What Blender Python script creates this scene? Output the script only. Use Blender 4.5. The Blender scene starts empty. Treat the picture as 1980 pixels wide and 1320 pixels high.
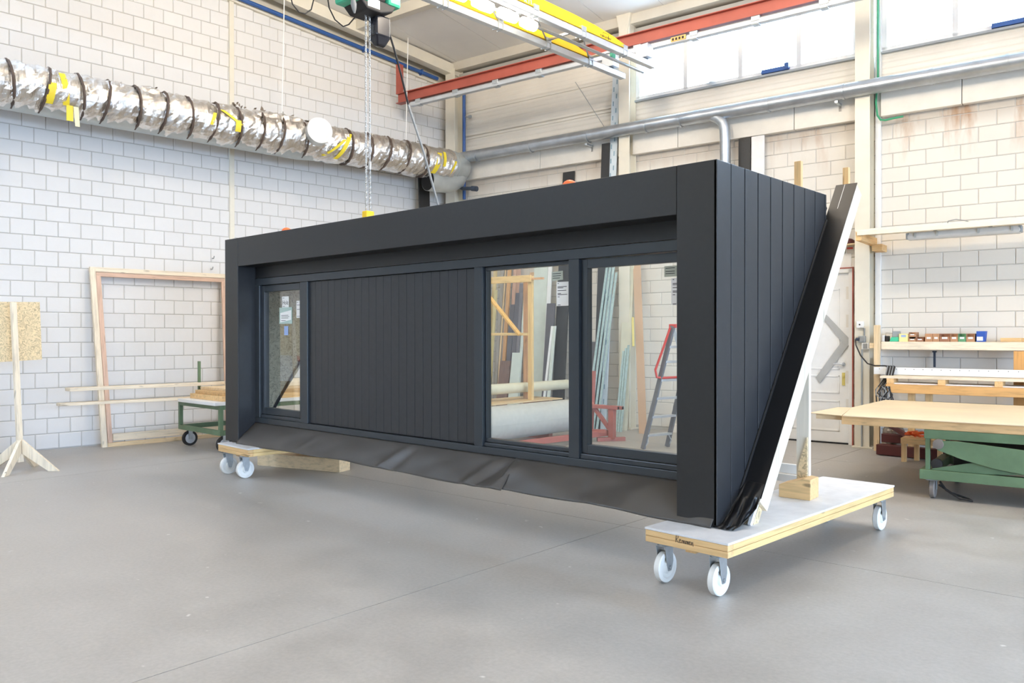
import bpy, bmesh, math, random
from mathutils import Vector, Matrix
random.seed(7)
SC = bpy.context.scene
COL = SC.collection
R = math.radians

# ------------------------------------------------------------------ camera
cam_d = bpy.data.cameras.new('camera')
cam = bpy.data.objects.new('camera', cam_d)
COL.objects.link(cam)
YAW, PITCH, ROLL = -0.7465, -0.00538, -0.00105
CAM_Z = 1.55
_f = Vector((math.sin(YAW), math.cos(YAW), 0)); _r = Vector((math.cos(YAW), -math.sin(YAW), 0)); _u = Vector((0, 0, 1))
_f, _u = _f * math.cos(PITCH) + _u * math.sin(PITCH), _u * math.cos(PITCH) - _f * math.sin(PITCH)
_r, _u = _r * math.cos(ROLL) + _u * math.sin(ROLL), _u * math.cos(ROLL) - _r * math.sin(ROLL)
m = Matrix((( _r.x, _u.x, -_f.x, 0), (_r.y, _u.y, -_f.y, 0), (_r.z, _u.z, -_f.z, CAM_Z), (0, 0, 0, 1)))
cam.matrix_world = m
cam_d.sensor_width = 36
cam_d.lens = 1562.96 / 1980 * 36
cam_d.shift_x = 0.0002
cam_d.shift_y = -0.00122
cam_d.clip_end = 200
SC.camera = cam

# ------------------------------------------------------------------ light and exposure
SC.view_settings.view_transform = 'Standard'
SC.view_settings.look = 'None'
SC.view_settings.gamma = 1.0
SC.view_settings.use_curve_mapping = False
SC.view_settings.exposure = -0.58
try:
    SC.cycles.max_bounces = 12
    SC.cycles.diffuse_bounces = 6
    SC.cycles.transparent_max_bounces = 16
    SC.cycles.caustics_reflective = False
    SC.cycles.caustics_refractive = False
    SC.cycles.sample_clamp_indirect = 6
except Exception:
    pass
world = bpy.data.worlds.new('sky')
SC.world = world
world.use_nodes = True
_bg = world.node_tree.nodes['Background']
_bg.inputs[0].default_value = (0.53, 0.71, 0.98, 1)
_bg.inputs[1].default_value = 35.0

def area_light(name, loc, rot, sx, sy, power, color, portal=False):
    d = bpy.data.lights.new(name, 'AREA')
    d.shape = 'RECTANGLE'; d.size = sx; d.size_y = sy; d.energy = power; d.color = color
    o = bpy.data.objects.new(name, d); COL.objects.link(o)
    o.location = loc; o.rotation_euler = rot
    if portal:
        d.cycles.is_portal = True
    return o
WARM = (1.0, 0.87, 0.72)
def fill_light(x, y, z, power):  # unseen warm lights without fixtures, several added to brighten walls and cladding
    d = bpy.data.lights.new('warm_fill', 'POINT'); d.energy = power; d.color = WARM; d.shadow_soft_size = .22
    o = bpy.data.objects.new('warm_fill', d); COL.objects.link(o); o.location = (x, y, z)
for x, y, z, e in ((-7.6, .9, 6.9, 190), (-3.4, 1.6, 6.9, 170), (-6.0, -4.5, 7.2, 300), (1.5, -3.5, 7.2, 100),
                   (-4.8, 6.4, 6.0, 500), (-8.0, 6.0, 6.8, 340), (-3.2, 7.4, 6.3, 170), (-.6, 7.6, 5.6, 330)):
    fill_light(x, y, z, e)

# ------------------------------------------------------------------ helpers
class Frame:
    def __init__(s, x, y, yaw): s.o = Vector((x, y, 0)); s.yaw = yaw
    def w(s, p):
        c, n = math.cos(s.yaw), math.sin(s.yaw)
        return Vector((s.o.x + c * p[0] - n * p[1], s.o.y + n * p[0] + c * p[1], p[2]))
W = Frame(0, 0, 0)
LX, LYAW, BY, BYAW = -12.3106, 0.043256, 12.104, 0.097254
LW = Frame(LX, 0, -LYAW)       # x = distance from the left wall, y = along it, z up
BW = Frame(0, BY, BYAW)        # x = along the back wall, y = depth behind its face, z up

class MB:
    def __init__(s): s.v = []; s.f = []
    def add(s, vs, fs):
        n = len(s.v); s.v += [tuple(q) for q in vs]; s.f += [tuple(i + n for i in q) for q in fs]; return s
    def box(s, x0, x1, y0, y1, z0, z1):
        if x0 > x1: x0, x1 = x1, x0
        if y0 > y1: y0, y1 = y1, y0
        if z0 > z1: z0, z1 = z1, z0
        return s.add([(x0,y0,z0),(x1,y0,z0),(x1,y1,z0),(x0,y1,z0),(x0,y0,z1),(x1,y0,z1),(x1,y1,z1),(x0,y1,z1)],
                     [(0,3,2,1),(4,5,6,7),(0,1,5,4),(1,2,6,5),(2,3,7,6),(3,0,4,7)])
    def bar(s, p0, p1, w, h, up=(0, 0, 1)):
        p0, p1 = Vector(p0), Vector(p1); d = (p1 - p0).normalized(); up = Vector(up)
        if abs(d.dot(up)) > .99: up = Vector((1, 0, 0))
        a = d.cross(up).normalized(); b = a.cross(d).normalized()
        vs = []
        for q in (p0, p1):
            for i, j in ((-1,-1),(1,-1),(1,1),(-1,1)): vs.append(q + a * (i * w / 2) + b * (j * h / 2))
        return s.add(vs, [(0,1,2,3),(7,6,5,4),(0,4,5,1),(1,5,6,2),(2,6,7,3),(3,7,4,0)])
    def prism(s, poly, vec):
        n = len(poly); vec = Vector(vec)
        vs = [Vector(q) for q in poly]; vs += [q + vec for q in vs]
        fs = [tuple(range(n))[::-1], tuple(range(n, 2 * n))]
        for i in range(n): fs.append((i, (i + 1) % n, n + (i + 1) % n, n + i))
        return s.add(vs, fs)
    def tube(s, pts, r, n=10, cap=True, rad=None):
        pts = [Vector(q) for q in pts]; k = len(pts); vs = []; fs = []
        a = None
        for i, q in enumerate(pts):
            d = (pts[min(i + 1, k - 1)] - pts[max(i - 1, 0)]).normalized()
            if a is None:
                up = Vector((0, 0, 1)) if abs(d.z) < .9 else Vector((1, 0, 0))
                a = d.cross(up).normalized()
            else:
                a = (a - d * a.dot(d)).normalized()
            b = d.cross(a)
            rr = rad[i] if rad else r
            for j in range(n):
                t = 2 * math.pi * j / n
                vs.append(q + a * (rr * math.cos(t)) + b * (rr * math.sin(t)))
        for i in range(k - 1):
            for j in range(n):
                j2 = (j + 1) % n
                fs.append((i*n+j, i*n+j2, (i+1)*n+j2, (i+1)*n+j))
        if cap:
            fs.append(tuple(range(n))[::-1]); fs.append(tuple(range((k-1)*n, k*n)))
        return s.add(vs, fs)
    def cyl(s, p0, p1, r0, r1=None, n=20):
        return s.tube([p0, p1], r0, n, True, [r0, r0 if r1 is None else r1])
    def lathe(s, c, axis, prof, n=24):
        c = Vector(c); ax = Vector(axis).normalized()
        up = Vector((0, 0, 1)) if abs(ax.z) < .9 else Vector((1, 0, 0))
        a = ax.cross(up).normalized(); b = ax.cross(a)
        vs = []; fs = []
        for (h, r) in prof:
            for j in range(n):
                t = 2 * math.pi * j / n
                vs.append(c + ax * h + a * (r * math.cos(t)) + b * (r * math.sin(t)))
        for i in range(len(prof) - 1):
            for j in range(n):
                j2 = (j + 1) % n
                fs.append((i*n+j, i*n+j2, (i+1)*n+j2, (i+1)*n+j))
        fs.append(tuple(range(n))[::-1]); fs.append(tuple(range((len(prof)-1)*n, len(prof)*n)))
        return s.add(vs, fs)
    def grid(s, fn, nu, nv):
        vs = [fn(i / nu, j / nv) for j in range(nv + 1) for i in range(nu + 1)]
        fs = [(j*(nu+1)+i, j*(nu+1)+i+1, (j+1)*(nu+1)+i+1, (j+1)*(nu+1)+i) for j in range(nv) for i in range(nu)]
        return s.add(vs, fs)

def to_mesh(name, b, mat, off=(0, 0, 0), smooth=False):
    me = bpy.data.meshes.new(name)
    o = Vector(off)
    me.from_pydata([tuple(Vector(v) - o) for v in b.v], [], b.f)
    bm = bmesh.new(); bm.from_mesh(me); bmesh.ops.recalc_face_normals(bm, faces=bm.faces); bm.to_mesh(me); bm.free()
    if mat: me.materials.append(mat)
    if smooth:
        me.polygons.foreach_set('use_smooth', [True] * len(me.polygons))
        try: me.set_sharp_from_angle(angle=R(40))
        except Exception: pass
    me.update()
    return me

def props(o, label=None, cat=None, group=None, kind=None):
    if label: o['label'] = label
    if cat: o['category'] = cat
    if group: o['group'] = group
    if kind: o['kind'] = kind
    return o

def finish(o, bevel=0, solid=0):
    if solid:
        md = o.modifiers.new('thickness', 'SOLIDIFY'); md.thickness = solid; md.offset = 0
    if bevel:
        md = o.modifiers.new('bevel', 'BEVEL'); md.width = bevel; md.segments = 2; md.limit_method = 'ANGLE'; md.angle_limit = R(40)
    return o

class Thing:
    """an Empty at the thing's base that parents its parts; vertices are given in the frame's coordinates"""
    def __init__(s, name, label, cat, base, fr=W, group=None, kind=None):
        s.base = Vector(base); s.fr = fr
        s.o = bpy.data.objects.new(name, None); COL.objects.link(s.o)
        s.o.location = fr.w(s.base); s.o.rotation_euler = (0, 0, fr.yaw)
        s.o.empty_display_size = 0.1
        props(s.o, label, cat, group, kind)
    def part(s, name, b, mat, label=None, parent=None, bevel=0, smooth=False, solid=0, kind=None):
        o = bpy.data.objects.new(name, to_mesh(name, b, mat, s.base, smooth)); COL.objects.link(o)
        o.parent = parent or s.o
        if label: o['label'] = label
        if kind: o['kind'] = kind
        return finish(o, bevel, solid)
    def text(s, name, body, size, mat, loc, rot, parent=None, ext=0.001, align='CENTER', label=None):
        c = bpy.data.curves.new(name, 'FONT'); c.body = body; c.size = size; c.extrude = ext; c.align_x = align; c.align_y = 'CENTER'
        c.materials.append(mat)
        tmp = bpy.data.objects.new(name, c); COL.objects.link(tmp)
        bpy.context.view_layer.update()
        me = bpy.data.meshes.new_from_object(tmp.evaluated_get(bpy.context.evaluated_depsgraph_get()))
        bpy.data.objects.remove(tmp); bpy.data.curves.remove(c)
        if not me.materials: me.materials.append(mat)
        o = bpy.data.objects.new(name, me); COL.objects.link(o)
        o.parent = parent or s.o
        o.location = Vector(loc) - s.base; o.rotation_euler = rot
        if label: o['label'] = label
        return o

def solo(name, b, mat, label=None, cat=None, base=(0, 0, 0), fr=W, group=None, kind=None, bevel=0, smooth=False, solid=0):
    o = bpy.data.objects.new(name, to_mesh(name, b, mat, base, smooth)); COL.objects.link(o)
    o.location = fr.w(Vector(base)); o.rotation_euler = (0, 0, fr.yaw)
    props(o, label, cat, group, kind)
    return finish(o, bevel, solid)

def copy_tree(o, parent=None):
    c = o.copy(); COL.objects.link(c); c.parent = parent
    for ch in list(o.children): copy_tree(ch, c)
    return c

# ------------------------------------------------------------------ materials
def lin(c):
    return tuple((v / 255 / 12.92 if v / 255 <= .04045 else ((v / 255 + .055) / 1.055) ** 2.4) for v in c) + (1,)

def base_mat(name, rough=.6, metal=0.0, spec=.5):
    mt = bpy.data.materials.new(name); mt.use_nodes = True
    nt = mt.node_tree; b = nt.nodes['Principled BSDF']
    b.inputs['Roughness'].default_value = rough; b.inputs['Metallic'].default_value = metal
    b.inputs['Specular IOR Level'].default_value = spec
    return mt, nt, b

def noise(nt, scale, detail=4, rough=.55, coord='Position', stretch=(1, 1, 1)):
    if coord == 'Position':
        src = nt.nodes.new('ShaderNodeNewGeometry').outputs['Position']
    else:
        src = nt.nodes.new('ShaderNodeTexCoord').outputs[coord]
    mp = nt.nodes.new('ShaderNodeMapping'); mp.inputs['Scale'].default_value = stretch
    nt.links.new(src, mp.inputs['Vector'])
    n = nt.nodes.new('ShaderNodeTexNoise'); n.inputs['Scale'].default_value = scale
    n.inputs['Detail'].default_value = detail; n.inputs['Roughness'].default_value = rough
    nt.links.new(mp.outputs[0], n.inputs['Vector'])
    return n.outputs['Fac']

def ramp(nt, fac, stops):
    r = nt.nodes.new('ShaderNodeValToRGB'); e = r.color_ramp.elements
    while len(e) > 1: e.remove(e[-1])
    e[0].position = stops[0][0]; e[0].color = stops[0][1]
    for p, c in stops[1:]:
        k = e.new(p); k.color = c
    nt.links.new(fac, r.inputs[0])
    return r.outputs[0]

def mix(nt, fac, a, b, mode='MIX'):
    x = nt.nodes.new('ShaderNodeMix'); x.data_type = 'RGBA'; x.blend_type = mode
    for sock, val in ((x.inputs['Factor'], fac), (x.inputs[6], a), (x.inputs[7], b)):
        if isinstance(val, (int, float)) or isinstance(val, tuple): sock.default_value = val
        else: nt.links.new(val, sock)
    return x.outputs[2]

def bump(nt, b, fac, strength=.2, dist=.01):
    n = nt.nodes.new('ShaderNodeBump'); n.inputs['Strength'].default_value = strength; n.inputs['Distance'].default_value = dist
    nt.links.new(fac, n.inputs['Height']); nt.links.new(n.outputs[0], b.inputs['Normal'])

def plain(name, col, rough=.6, metal=0.0, var=.06, scale=6, spec=.5, bmp=0.0):
    mt, nt, b = base_mat(name, rough, metal, spec)
    c = lin(col); f = noise(nt, scale)
    lo = tuple(v * (1 - var) for v in c[:3]) + (1,); hi = tuple(min(1, v * (1 + var)) for v in c[:3]) + (1,)
    nt.links.new(ramp(nt, f, [(.3, lo), (.7, hi)]), b.inputs['Base Color'])
    if bmp: bump(nt, b, noise(nt, scale * 12), bmp, .004)
    return mt

_wood = {}
def wood(axis, col=(222, 196, 158), dark=.74, rough=.62):
    key = (axis, col)
    if key in _wood: return _wood[key]
    mt, nt, b = base_mat('wood_%s_%d' % (axis, len(_wood)), rough)
    st = {'x': (.9, 16, 16), 'y': (16, .9, 16), 'z': (16, 16, .9)}[axis]
    g = noise(nt, 2.2, 6, .6, 'Position', st)
    c = lin(col); d = tuple(v * dark for v in c[:3]) + (1,)
    base = ramp(nt, g, [(.3, d), (.52, c), (.75, tuple(min(1, v * 1.08) for v in c[:3]) + (1,))])
    k = noise(nt, 3.3, 1, .4, 'Position', {'x': (1.2, 5, 5), 'y': (5, 1.2, 5), 'z': (5, 5, 1.2)}[axis])
    kn = ramp(nt, k, [(.0, (0, 0, 0, 1)), (.72, (0, 0, 0, 1)), (.80, (1, 1, 1, 1))])
    kd = tuple(v * .45 for v in c[:3]) + (1,)
    nt.links.new(mix(nt, kn, base, kd), b.inputs['Base Color'])
    bump(nt, b, g, .12, .003)
    _wood[key] = mt
    return mt

def emission(name, col, strength):
    mt = bpy.data.materials.new(name); mt.use_nodes = True; nt = mt.node_tree
    b = nt.nodes['Principled BSDF']
    b.inputs['Base Color'].default_value = col; b.inputs['Emission Color'].default_value = col; b.inputs['Emission Strength'].default_value = strength
    return mt

def glass(name, tint=(.96, .98, .97, 1), panes=1.0):
    mt = bpy.data.materials.new(name); mt.use_nodes = True; nt = mt.node_tree
    nt.nodes.remove(nt.nodes['Principled BSDF']); out = nt.nodes['Material Output']
    t = nt.nodes.new('ShaderNodeBsdfTransparent'); t.inputs[0].default_value = tint
    g = nt.nodes.new('ShaderNodeBsdfGlossy'); g.inputs['Roughness'].default_value = .01
    fr = nt.nodes.new('ShaderNodeFresnel'); fr.inputs[0].default_value = 1.62
    gb = nt.nodes.new('ShaderNodeNewGeometry'); iv = nt.nodes.new('ShaderNodeMath'); iv.operation = 'SUBTRACT'; iv.inputs[0].default_value = 1
    nt.links.new(gb.outputs['Backfacing'], iv.inputs[1])
    mu = nt.nodes.new('ShaderNodeMath'); mu.operation = 'MULTIPLY'; nt.links.new(fr.outputs[0], mu.inputs[0]); mu.use_clamp = True; nt.links.new(iv.outputs[0], mu.inputs[1])
    dbl = nt.nodes.new('ShaderNodeMath'); dbl.operation = 'MULTIPLY'; dbl.use_clamp = True; dbl.inputs[1].default_value = panes; nt.links.new(mu.outputs[0], dbl.inputs[0])
    mx = nt.nodes.new('ShaderNodeMixShader')
    nt.links.new(dbl.outputs[0], mx.inputs[0]); nt.links.new(t.outputs[0], mx.inputs[1]); nt.links.new(g.outputs[0], mx.inputs[2])
    nt.links.new(mx.outputs[0], out.inputs[0])
    return mt

def wall_block(name, col, stains=False):
    mt, nt, b = base_mat(name, .75, 0, .3)
    c = lin(col)
    n1 = noise(nt, .9, 5); n2 = noise(nt, 9, 6, .7)
    base = ramp(nt, n1, [(.3, tuple(v * .93 for v in c[:3]) + (1,)), (.7, c)])
    base = mix(nt, .35, base, ramp(nt, n2, [(.35, tuple(v * .9 for v in c[:3]) + (1,)), (.65, c)]))
    rnd = nt.nodes.new('ShaderNodeObjectInfo').outputs['Random']
    base = mix(nt, .5, base, mix(nt, rnd, tuple(v * .93 for v in c[:3]) + (1,), c))
    if stains:      # rust runs, then an even grey-brown band below the concrete beam
        geo = nt.nodes.new('ShaderNodeNewGeometry'); sep = nt.nodes.new('ShaderNodeSeparateXYZ')
        nt.links.new(geo.outputs['Position'], sep.inputs[0])
        mr = nt.nodes.new('ShaderNodeMapRange'); mr.inputs[1].default_value = 3.85; mr.inputs[2].default_value = 4.5
        nt.links.new(sep.outputs['Z'], mr.inputs[0])
        s1 = noise(nt, 2.3, 5, .62, 'Position', (1.5, 1.5, .30))
        s2 = ramp(nt, s1, [(.50, (0, 0, 0, 1)), (.66, (1, 1, 1, 1))])
        mul = nt.nodes.new('ShaderNodeMath'); mul.operation = 'MULTIPLY'
        nt.links.new(s2, mul.inputs[0]); nt.links.new(mr.outputs[0], mul.inputs[1])
        mx = nt.nodes.new('ShaderNodeMapRange'); mx.inputs[1].default_value = -6.2; mx.inputs[2].default_value = -3.6
        mx.inputs[3].default_value = .12; mx.inputs[4].default_value = .85
        nt.links.new(sep.outputs['X'], mx.inputs[0])
        m2 = nt.nodes.new('ShaderNodeMath'); m2.operation = 'MULTIPLY'
        nt.links.new(mul.outputs[0], m2.inputs[0]); nt.links.new(mx.outputs[0], m2.inputs[1])
        base = mix(nt, m2.outputs[0], base, lin((170, 118, 66)))
        mr2 = nt.nodes.new('ShaderNodeMapRange'); mr2.inputs[1].default_value = 4.28; mr2.inputs[2].default_value = 4.5; mr2.inputs[4].default_value = .5
        nt.links.new(sep.outputs['Z'], mr2.inputs[0])
        base = mix(nt, mr2.outputs[0], base, lin((140, 126, 112)))
    nt.links.new(base, b.inputs['Base Color'])
    bump(nt, b, n2, .25, .004)
    return mt

M = {}
M['block_left'] = wall_block('white_block_left', (226, 225, 224))
M['block_back'] = wall_block('white_block_back', (226, 221, 212), True)
M['mortar'] = plain('mortar', (186, 183, 178), .9)
M['steel_cream'] = plain('cream_painted_steel', (222, 216, 200), .45, 0, .05, 3)
M['panel_cream'] = plain('cream_panel', (206, 200, 186), .5, 0, .07, 1.5)
M['clad'] = plain('corrugated_cream', (226, 221, 210), .5, 0, .07, 1.2)
M['ceil'] = plain('ceiling_panel', (228, 226, 222), .5, 0, .06, .8)
M['beamgrey'] = plain('grey_steel', (176, 174, 168), .5, 0, .1, 2)
M['concrete'] = plain('painted_concrete', (228, 223, 214), .8, 0, .05, 4, .3, .3)
M['black'] = plain('black_coated_board', (30, 29, 29), .42, 0, .10, 30, .5, .08)
M['black_side'] = plain('black_plank', (42, 43, 46), .40, 0, .10, 20, .5, .06)
M['black_frame'] = plain('anthracite_frame', (47, 52, 57), .32, 0, .04, 10)
M['gap'] = plain('dark_joint', (12, 12, 14), .8)
M['epdm'] = plain('black_membrane', (20, 20, 22), .34, 0, .2, 3)
M['glass'] = glass('window_glass')
M['glass2'] = glass('double_glazing', (.95, .97, .96, 1), 2.0)
M['white'] = plain('white_paint', (236, 236, 234), .5, 0, .03)
M['paper'] = plain('paper', (240, 240, 238), .8, 0, .02)
M['ink'] = plain('ink', (40, 40, 44), .8)
M['galv'] = plain('galvanised_steel', (178, 184, 190), .34, .85, .12, 5)
M['alu'] = plain('aluminium_profile', (205, 210, 216), .32, .6, .06, 8)
M['zinc'] = plain('zinc_plate', (186, 192, 196), .35, .8, .1, 20)
M['red'] = plain('red_oxide_steel', (166, 84, 70), .5, 0, .12, 2)
M['yellow'] = plain('yellow_steel', (250, 205, 22), .4, 0, .05, 3)
M['green'] = plain('green_painted_steel', (96, 120, 90), .45, 0, .12, 6)
M['blue'] = plain('blue_pipe', (44, 86, 150), .4, 0, .06, 4)
M['nylon'] = plain('white_nylon', (232, 232, 228), .45, 0, .05, 12)
M['tyre_grey'] = plain('grey_rubber', (120, 112, 106), .7)
M['rubber'] = plain('black_rubber', (34, 32, 32), .6)
M['grey'] = plain('grey_paint', (140, 142, 142), .6)
M['grey_light'] = plain('light_grey', (172, 173, 171), .6)
M['tie'] = plain('tie_band', (88, 74, 66), .7)
M['tape'] = plain('yellow_tape', (240, 216, 60), .45)
M['orange'] = plain('orange_plastic', (240, 110, 50), .5)
M['hoist_green'] = plain('teal_plastic', (70, 190, 150), .4)
M['chain'] = plain('steel_chain', (200, 200, 198), .3, .7)
M['darkred'] = plain('dark_red_steel', (78, 30, 28), .5)
M['plywood_top'] = plain('pale_plywood', (232, 212, 178), .6, 0, .08, 1.5)
M['deck_white'] = plain('worn_white_deck', (224, 224, 226), .5, 0, .08, 7)
M['felt'] = plain('grey_felt', (184, 184, 178), .95, 0, .05, 14)
M['roofing'] = plain('bitumen', (52, 52, 54), .8)
M['plastic_grey'] = plain('grey_plastic', (150, 156, 160), .5)
M['lamp_on'] = emission('lit_tube', (1, .94, .82, 1), 45)

def foil_mat():
    mt, nt, b = base_mat('crinkled_foil', .13, 1.0)
    n1 = noise(nt, 7, 8, .75, 'Position', (1, 2.2, .8)); n2 = noise(nt, 16, 3, .6, 'Position', (1, 3, .7))
    c = ramp(nt, n1, [(.3, lin((226, 220, 212))), (.7, lin((244, 242, 240)))])
    nt.links.new(c, b.inputs['Base Color'])
    ad = nt.nodes.new('ShaderNodeMath'); ad.operation = 'ADD'; nt.links.new(n1, ad.inputs[0]); nt.links.new(n2, ad.inputs[1])
    bump(nt, b, ad.outputs[0], .45, .03)
    return mt
M['foil'] = foil_mat()

def osb_mat(name, tint=(214, 184, 132)):
    mt, nt, b = base_mat(name, .8)
    tc = nt.nodes.new('ShaderNodeNewGeometry')
    mp = nt.nodes.new('ShaderNodeMapping'); mp.inputs['Scale'].default_value = (26, 26, 48)
    nz = nt.nodes.new('ShaderNodeTexNoise'); nz.inputs['Scale'].default_value = 5
    nt.links.new(tc.outputs['Position'], nz.inputs['Vector'])
    ad = nt.nodes.new('ShaderNodeVectorMath'); ad.operation = 'ADD'
    nt.links.new(tc.outputs['Position'], ad.inputs[0]); nt.links.new(nz.outputs['Color'], ad.inputs[1])
    nt.links.new(ad.outputs[0], mp.inputs['Vector'])
    v = nt.nodes.new('ShaderNodeTexVoronoi'); v.inputs['Scale'].default_value = 1.0
    nt.links.new(mp.outputs[0], v.inputs['Vector'])
    sp = nt.nodes.new('ShaderNodeSeparateColor'); nt.links.new(v.outputs['Color'], sp.inputs[0])
    c = lin(tint)
    nt.links.new(ramp(nt, sp.outputs[0], [(0, tuple(q * .6 for q in c[:3]) + (1,)), (.5, c), (1, tuple(min(1, q * 1.15) for q in c[:3]) + (1,))]), b.inputs['Base Color'])
    bump(nt, b, sp.outputs[0], .3, .004)
    return mt
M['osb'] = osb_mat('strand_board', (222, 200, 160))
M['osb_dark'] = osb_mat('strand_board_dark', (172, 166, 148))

def floor_mat():
    mt, nt, b = base_mat('worn_concrete_floor', .42, 0, .45)
    n1 = noise(nt, .45, 6, .65); n2 = noise(nt, 2.2, 8, .7); n3 = noise(nt, 40, 3, .6)
    c = ramp(nt, n1, [(.3, lin((160, 156, 151))), (.7, lin((178, 174, 169)))])
    c = mix(nt, .5, c, ramp(nt, n2, [(.3, lin((146, 142, 137))), (.7, lin((184, 181, 177)))]))
    c = mix(nt, .12, c, ramp(nt, n3, [(.3, lin((110, 106, 100))), (.7, lin((200, 196, 190)))]))
    sp = ramp(nt, noise(nt, 9, 2, .5), [(.74, (0, 0, 0, 1)), (.78, (1, 1, 1, 1))])
    c = mix(nt, sp, c, lin((206, 204, 200)))
    nt.links.new(c, b.inputs['Base Color'])
    nt.links.new(ramp(nt, n2, [(.3, (.32, .32, .32, 1)), (.7, (.52, .52, .52, 1))]), b.inputs['Roughness'])
    bump(nt, b, n2, .06, .01)
    return mt
M['floor'] = floor_mat()
PINE = (226, 200, 160); WHITEPINE = (238, 224, 200); ORANGEPINE = (226, 188, 134); REDPINE = (216, 182, 160)

M['sticker_green'] = plain('pale_green_print', (172, 192, 184), .7)
M['sticker_blue'] = plain('blue_print', (150, 172, 214), .7)
M['sticker_grey'] = plain('grey_green_print', (176, 180, 166), .7)
M['white_wood'] = wood('z', (236, 228, 212), .9)
M['epdm_matt'] = plain('grey_rubber_sheet', (66, 62, 58), .42, 0, .12, 1.2)

M['red_gloss'] = plain('signal_red', (206, 70, 62), .3)
M['galv_dull'] = plain('dull_galvanised', (186, 190, 188), .42, .5, .08, 4)
M['foil_dark'] = plain('torn_foil', (150, 138, 126), .45, .7, .3, 30)
M['zinc_pale'] = plain('pale_zinc', (214, 216, 214), .35, .3, .06, 6)
M['tag'] = plain('pale_tag', (244, 240, 200), .7)
M['hose'] = plain('dark_hose', (52, 62, 78), .5)
M['green_cable'] = plain('green_cable_sheath', (60, 150, 110), .5)
M['warn'] = plain('orange_label', (240, 180, 110), .6)
M['blue_letter'] = plain('pale_blue_print', (96, 150, 196), .5)
M['bag'] = plain('black_bag_plastic', (40, 40, 46), .18, 0, .2, 8)

M['darkwood'] = plain('dark_old_wood', (108, 94, 80), .8)
M['card'] = plain('brown_cardboard', (178, 134, 100), .8)
M['card2'] = plain('dark_brown_cardboard', (156, 110, 84), .8)
M['paleyellow'] = plain('pale_yellow_card', (236, 226, 160), .7)
M['bin_green'] = plain('green_plastic', (96, 150, 110), .5)
M['bluebox'] = plain('blue_card', (36, 80, 168), .6)
M['cream_wood'] = plain('cream_painted_wood', (234, 226, 208), .6, 0, .06, 8)
M['diffuser'] = plain('grey_diffuser', (206, 206, 204), .3)
M['slate'] = plain('slate_board', (88, 86, 92), .6, 0, .1, 3)
M['slate2'] = plain('slate_board_light', (116, 112, 116), .6, 0, .1, 3)
M['pale_green'] = plain('pale_green_panel', (206, 214, 204), .6)
M['film'] = plain('pale_blue_film', (202, 214, 222), .35)
M['film_print'] = plain('faded_blue_print', (130, 160, 176), .5)
M['film_green'] = plain('pale_green_film', (166, 188, 186), .4, 0, .15, 30)
M['cream_board'] = plain('cream_board', (222, 220, 200), .6)
M['white_film'] = plain('white_film', (226, 226, 226), .35, 0, .06, 5, .5, .5)
M['mdf'] = plain('orange_hardboard', (200, 168, 140), .6, 0, .05, 1.5)
M['tube_beige'] = plain('beige_card_tube', (204, 200, 176), .7)
M['red_pale'] = plain('faded_red_steel', (170, 100, 90), .5, 0, .1, 5)
M['stile'] = plain('grey_stile', (108, 110, 116), .45)
M['brass'] = plain('brass_yellow', (206, 190, 110), .5)

# ================================================================== SETTING
def to_px(p):
    d = Vector(p) - Vector((0, 0, CAM_Z)); k = d.dot(_f)
    if k <= .05: return None
    return 989.6 + 1562.96 * d.dot(_r) / k, 657.6 - 1562.96 * d.dot(_u) / k

# floor: concrete slabs with saw-cut joints
FLF = Frame(-3.82, 5.46, .03)
fl = solo('floor', MB().box(-11.5, 18, -17.5, 9, -.25, -.02), M['gap'], 'grey worn concrete workshop floor with saw cut joints', 'floor', fr=FLF, kind='structure')
xs = [-11.4, -6.0, 0, 5.2, 10.4, 17.8]; ys = [-17.4, -11, -5.5, 0, 4.6, 8.9]
for i in range(len(xs) - 1):
    for j in range(len(ys) - 1):
        b = MB().box(xs[i] + .003, xs[i+1] - .003, ys[j] + .003, ys[j+1] - .003, -.06, 0)
        o = bpy.data.objects.new('slab', to_mesh('slab', b, M['floor'])); COL.objects.link(o); o.parent = fl
solo('ground', MB().box(13.3, 60, -40, 50, -.3, -.04), plain('outdoor_paving', (150, 148, 144), .9), 'grey paved yard outside the loading opening', 'ground', kind='structure')

def brick_mesh(name, w, h, axis, mat):
    """one block: bevelled face towards the room; axis = 'LW' (face +x) or 'BW' (face -y)"""
    c = .006
    pts = []
    for (d, i) in ((-.09, 0), (-c, 0), (0, c)):
        for (a, z) in ((i, i), (w - i, i), (w - i, h - i), (i, h - i)):
            pts.append((d, a, z) if axis == 'LW' else (a, -d, z))
    fs = [(0,1,5,4),(1,2,6,5),(2,3,7,6),(3,0,4,7),(4,5,9,8),(5,6,10,9),(6,7,11,10),(7,4,8,11),(8,9,10,11)]
    if axis == 'LW': fs = [f[::-1] for f in fs]
    b = MB().add(pts, fs)
    return b

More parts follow.
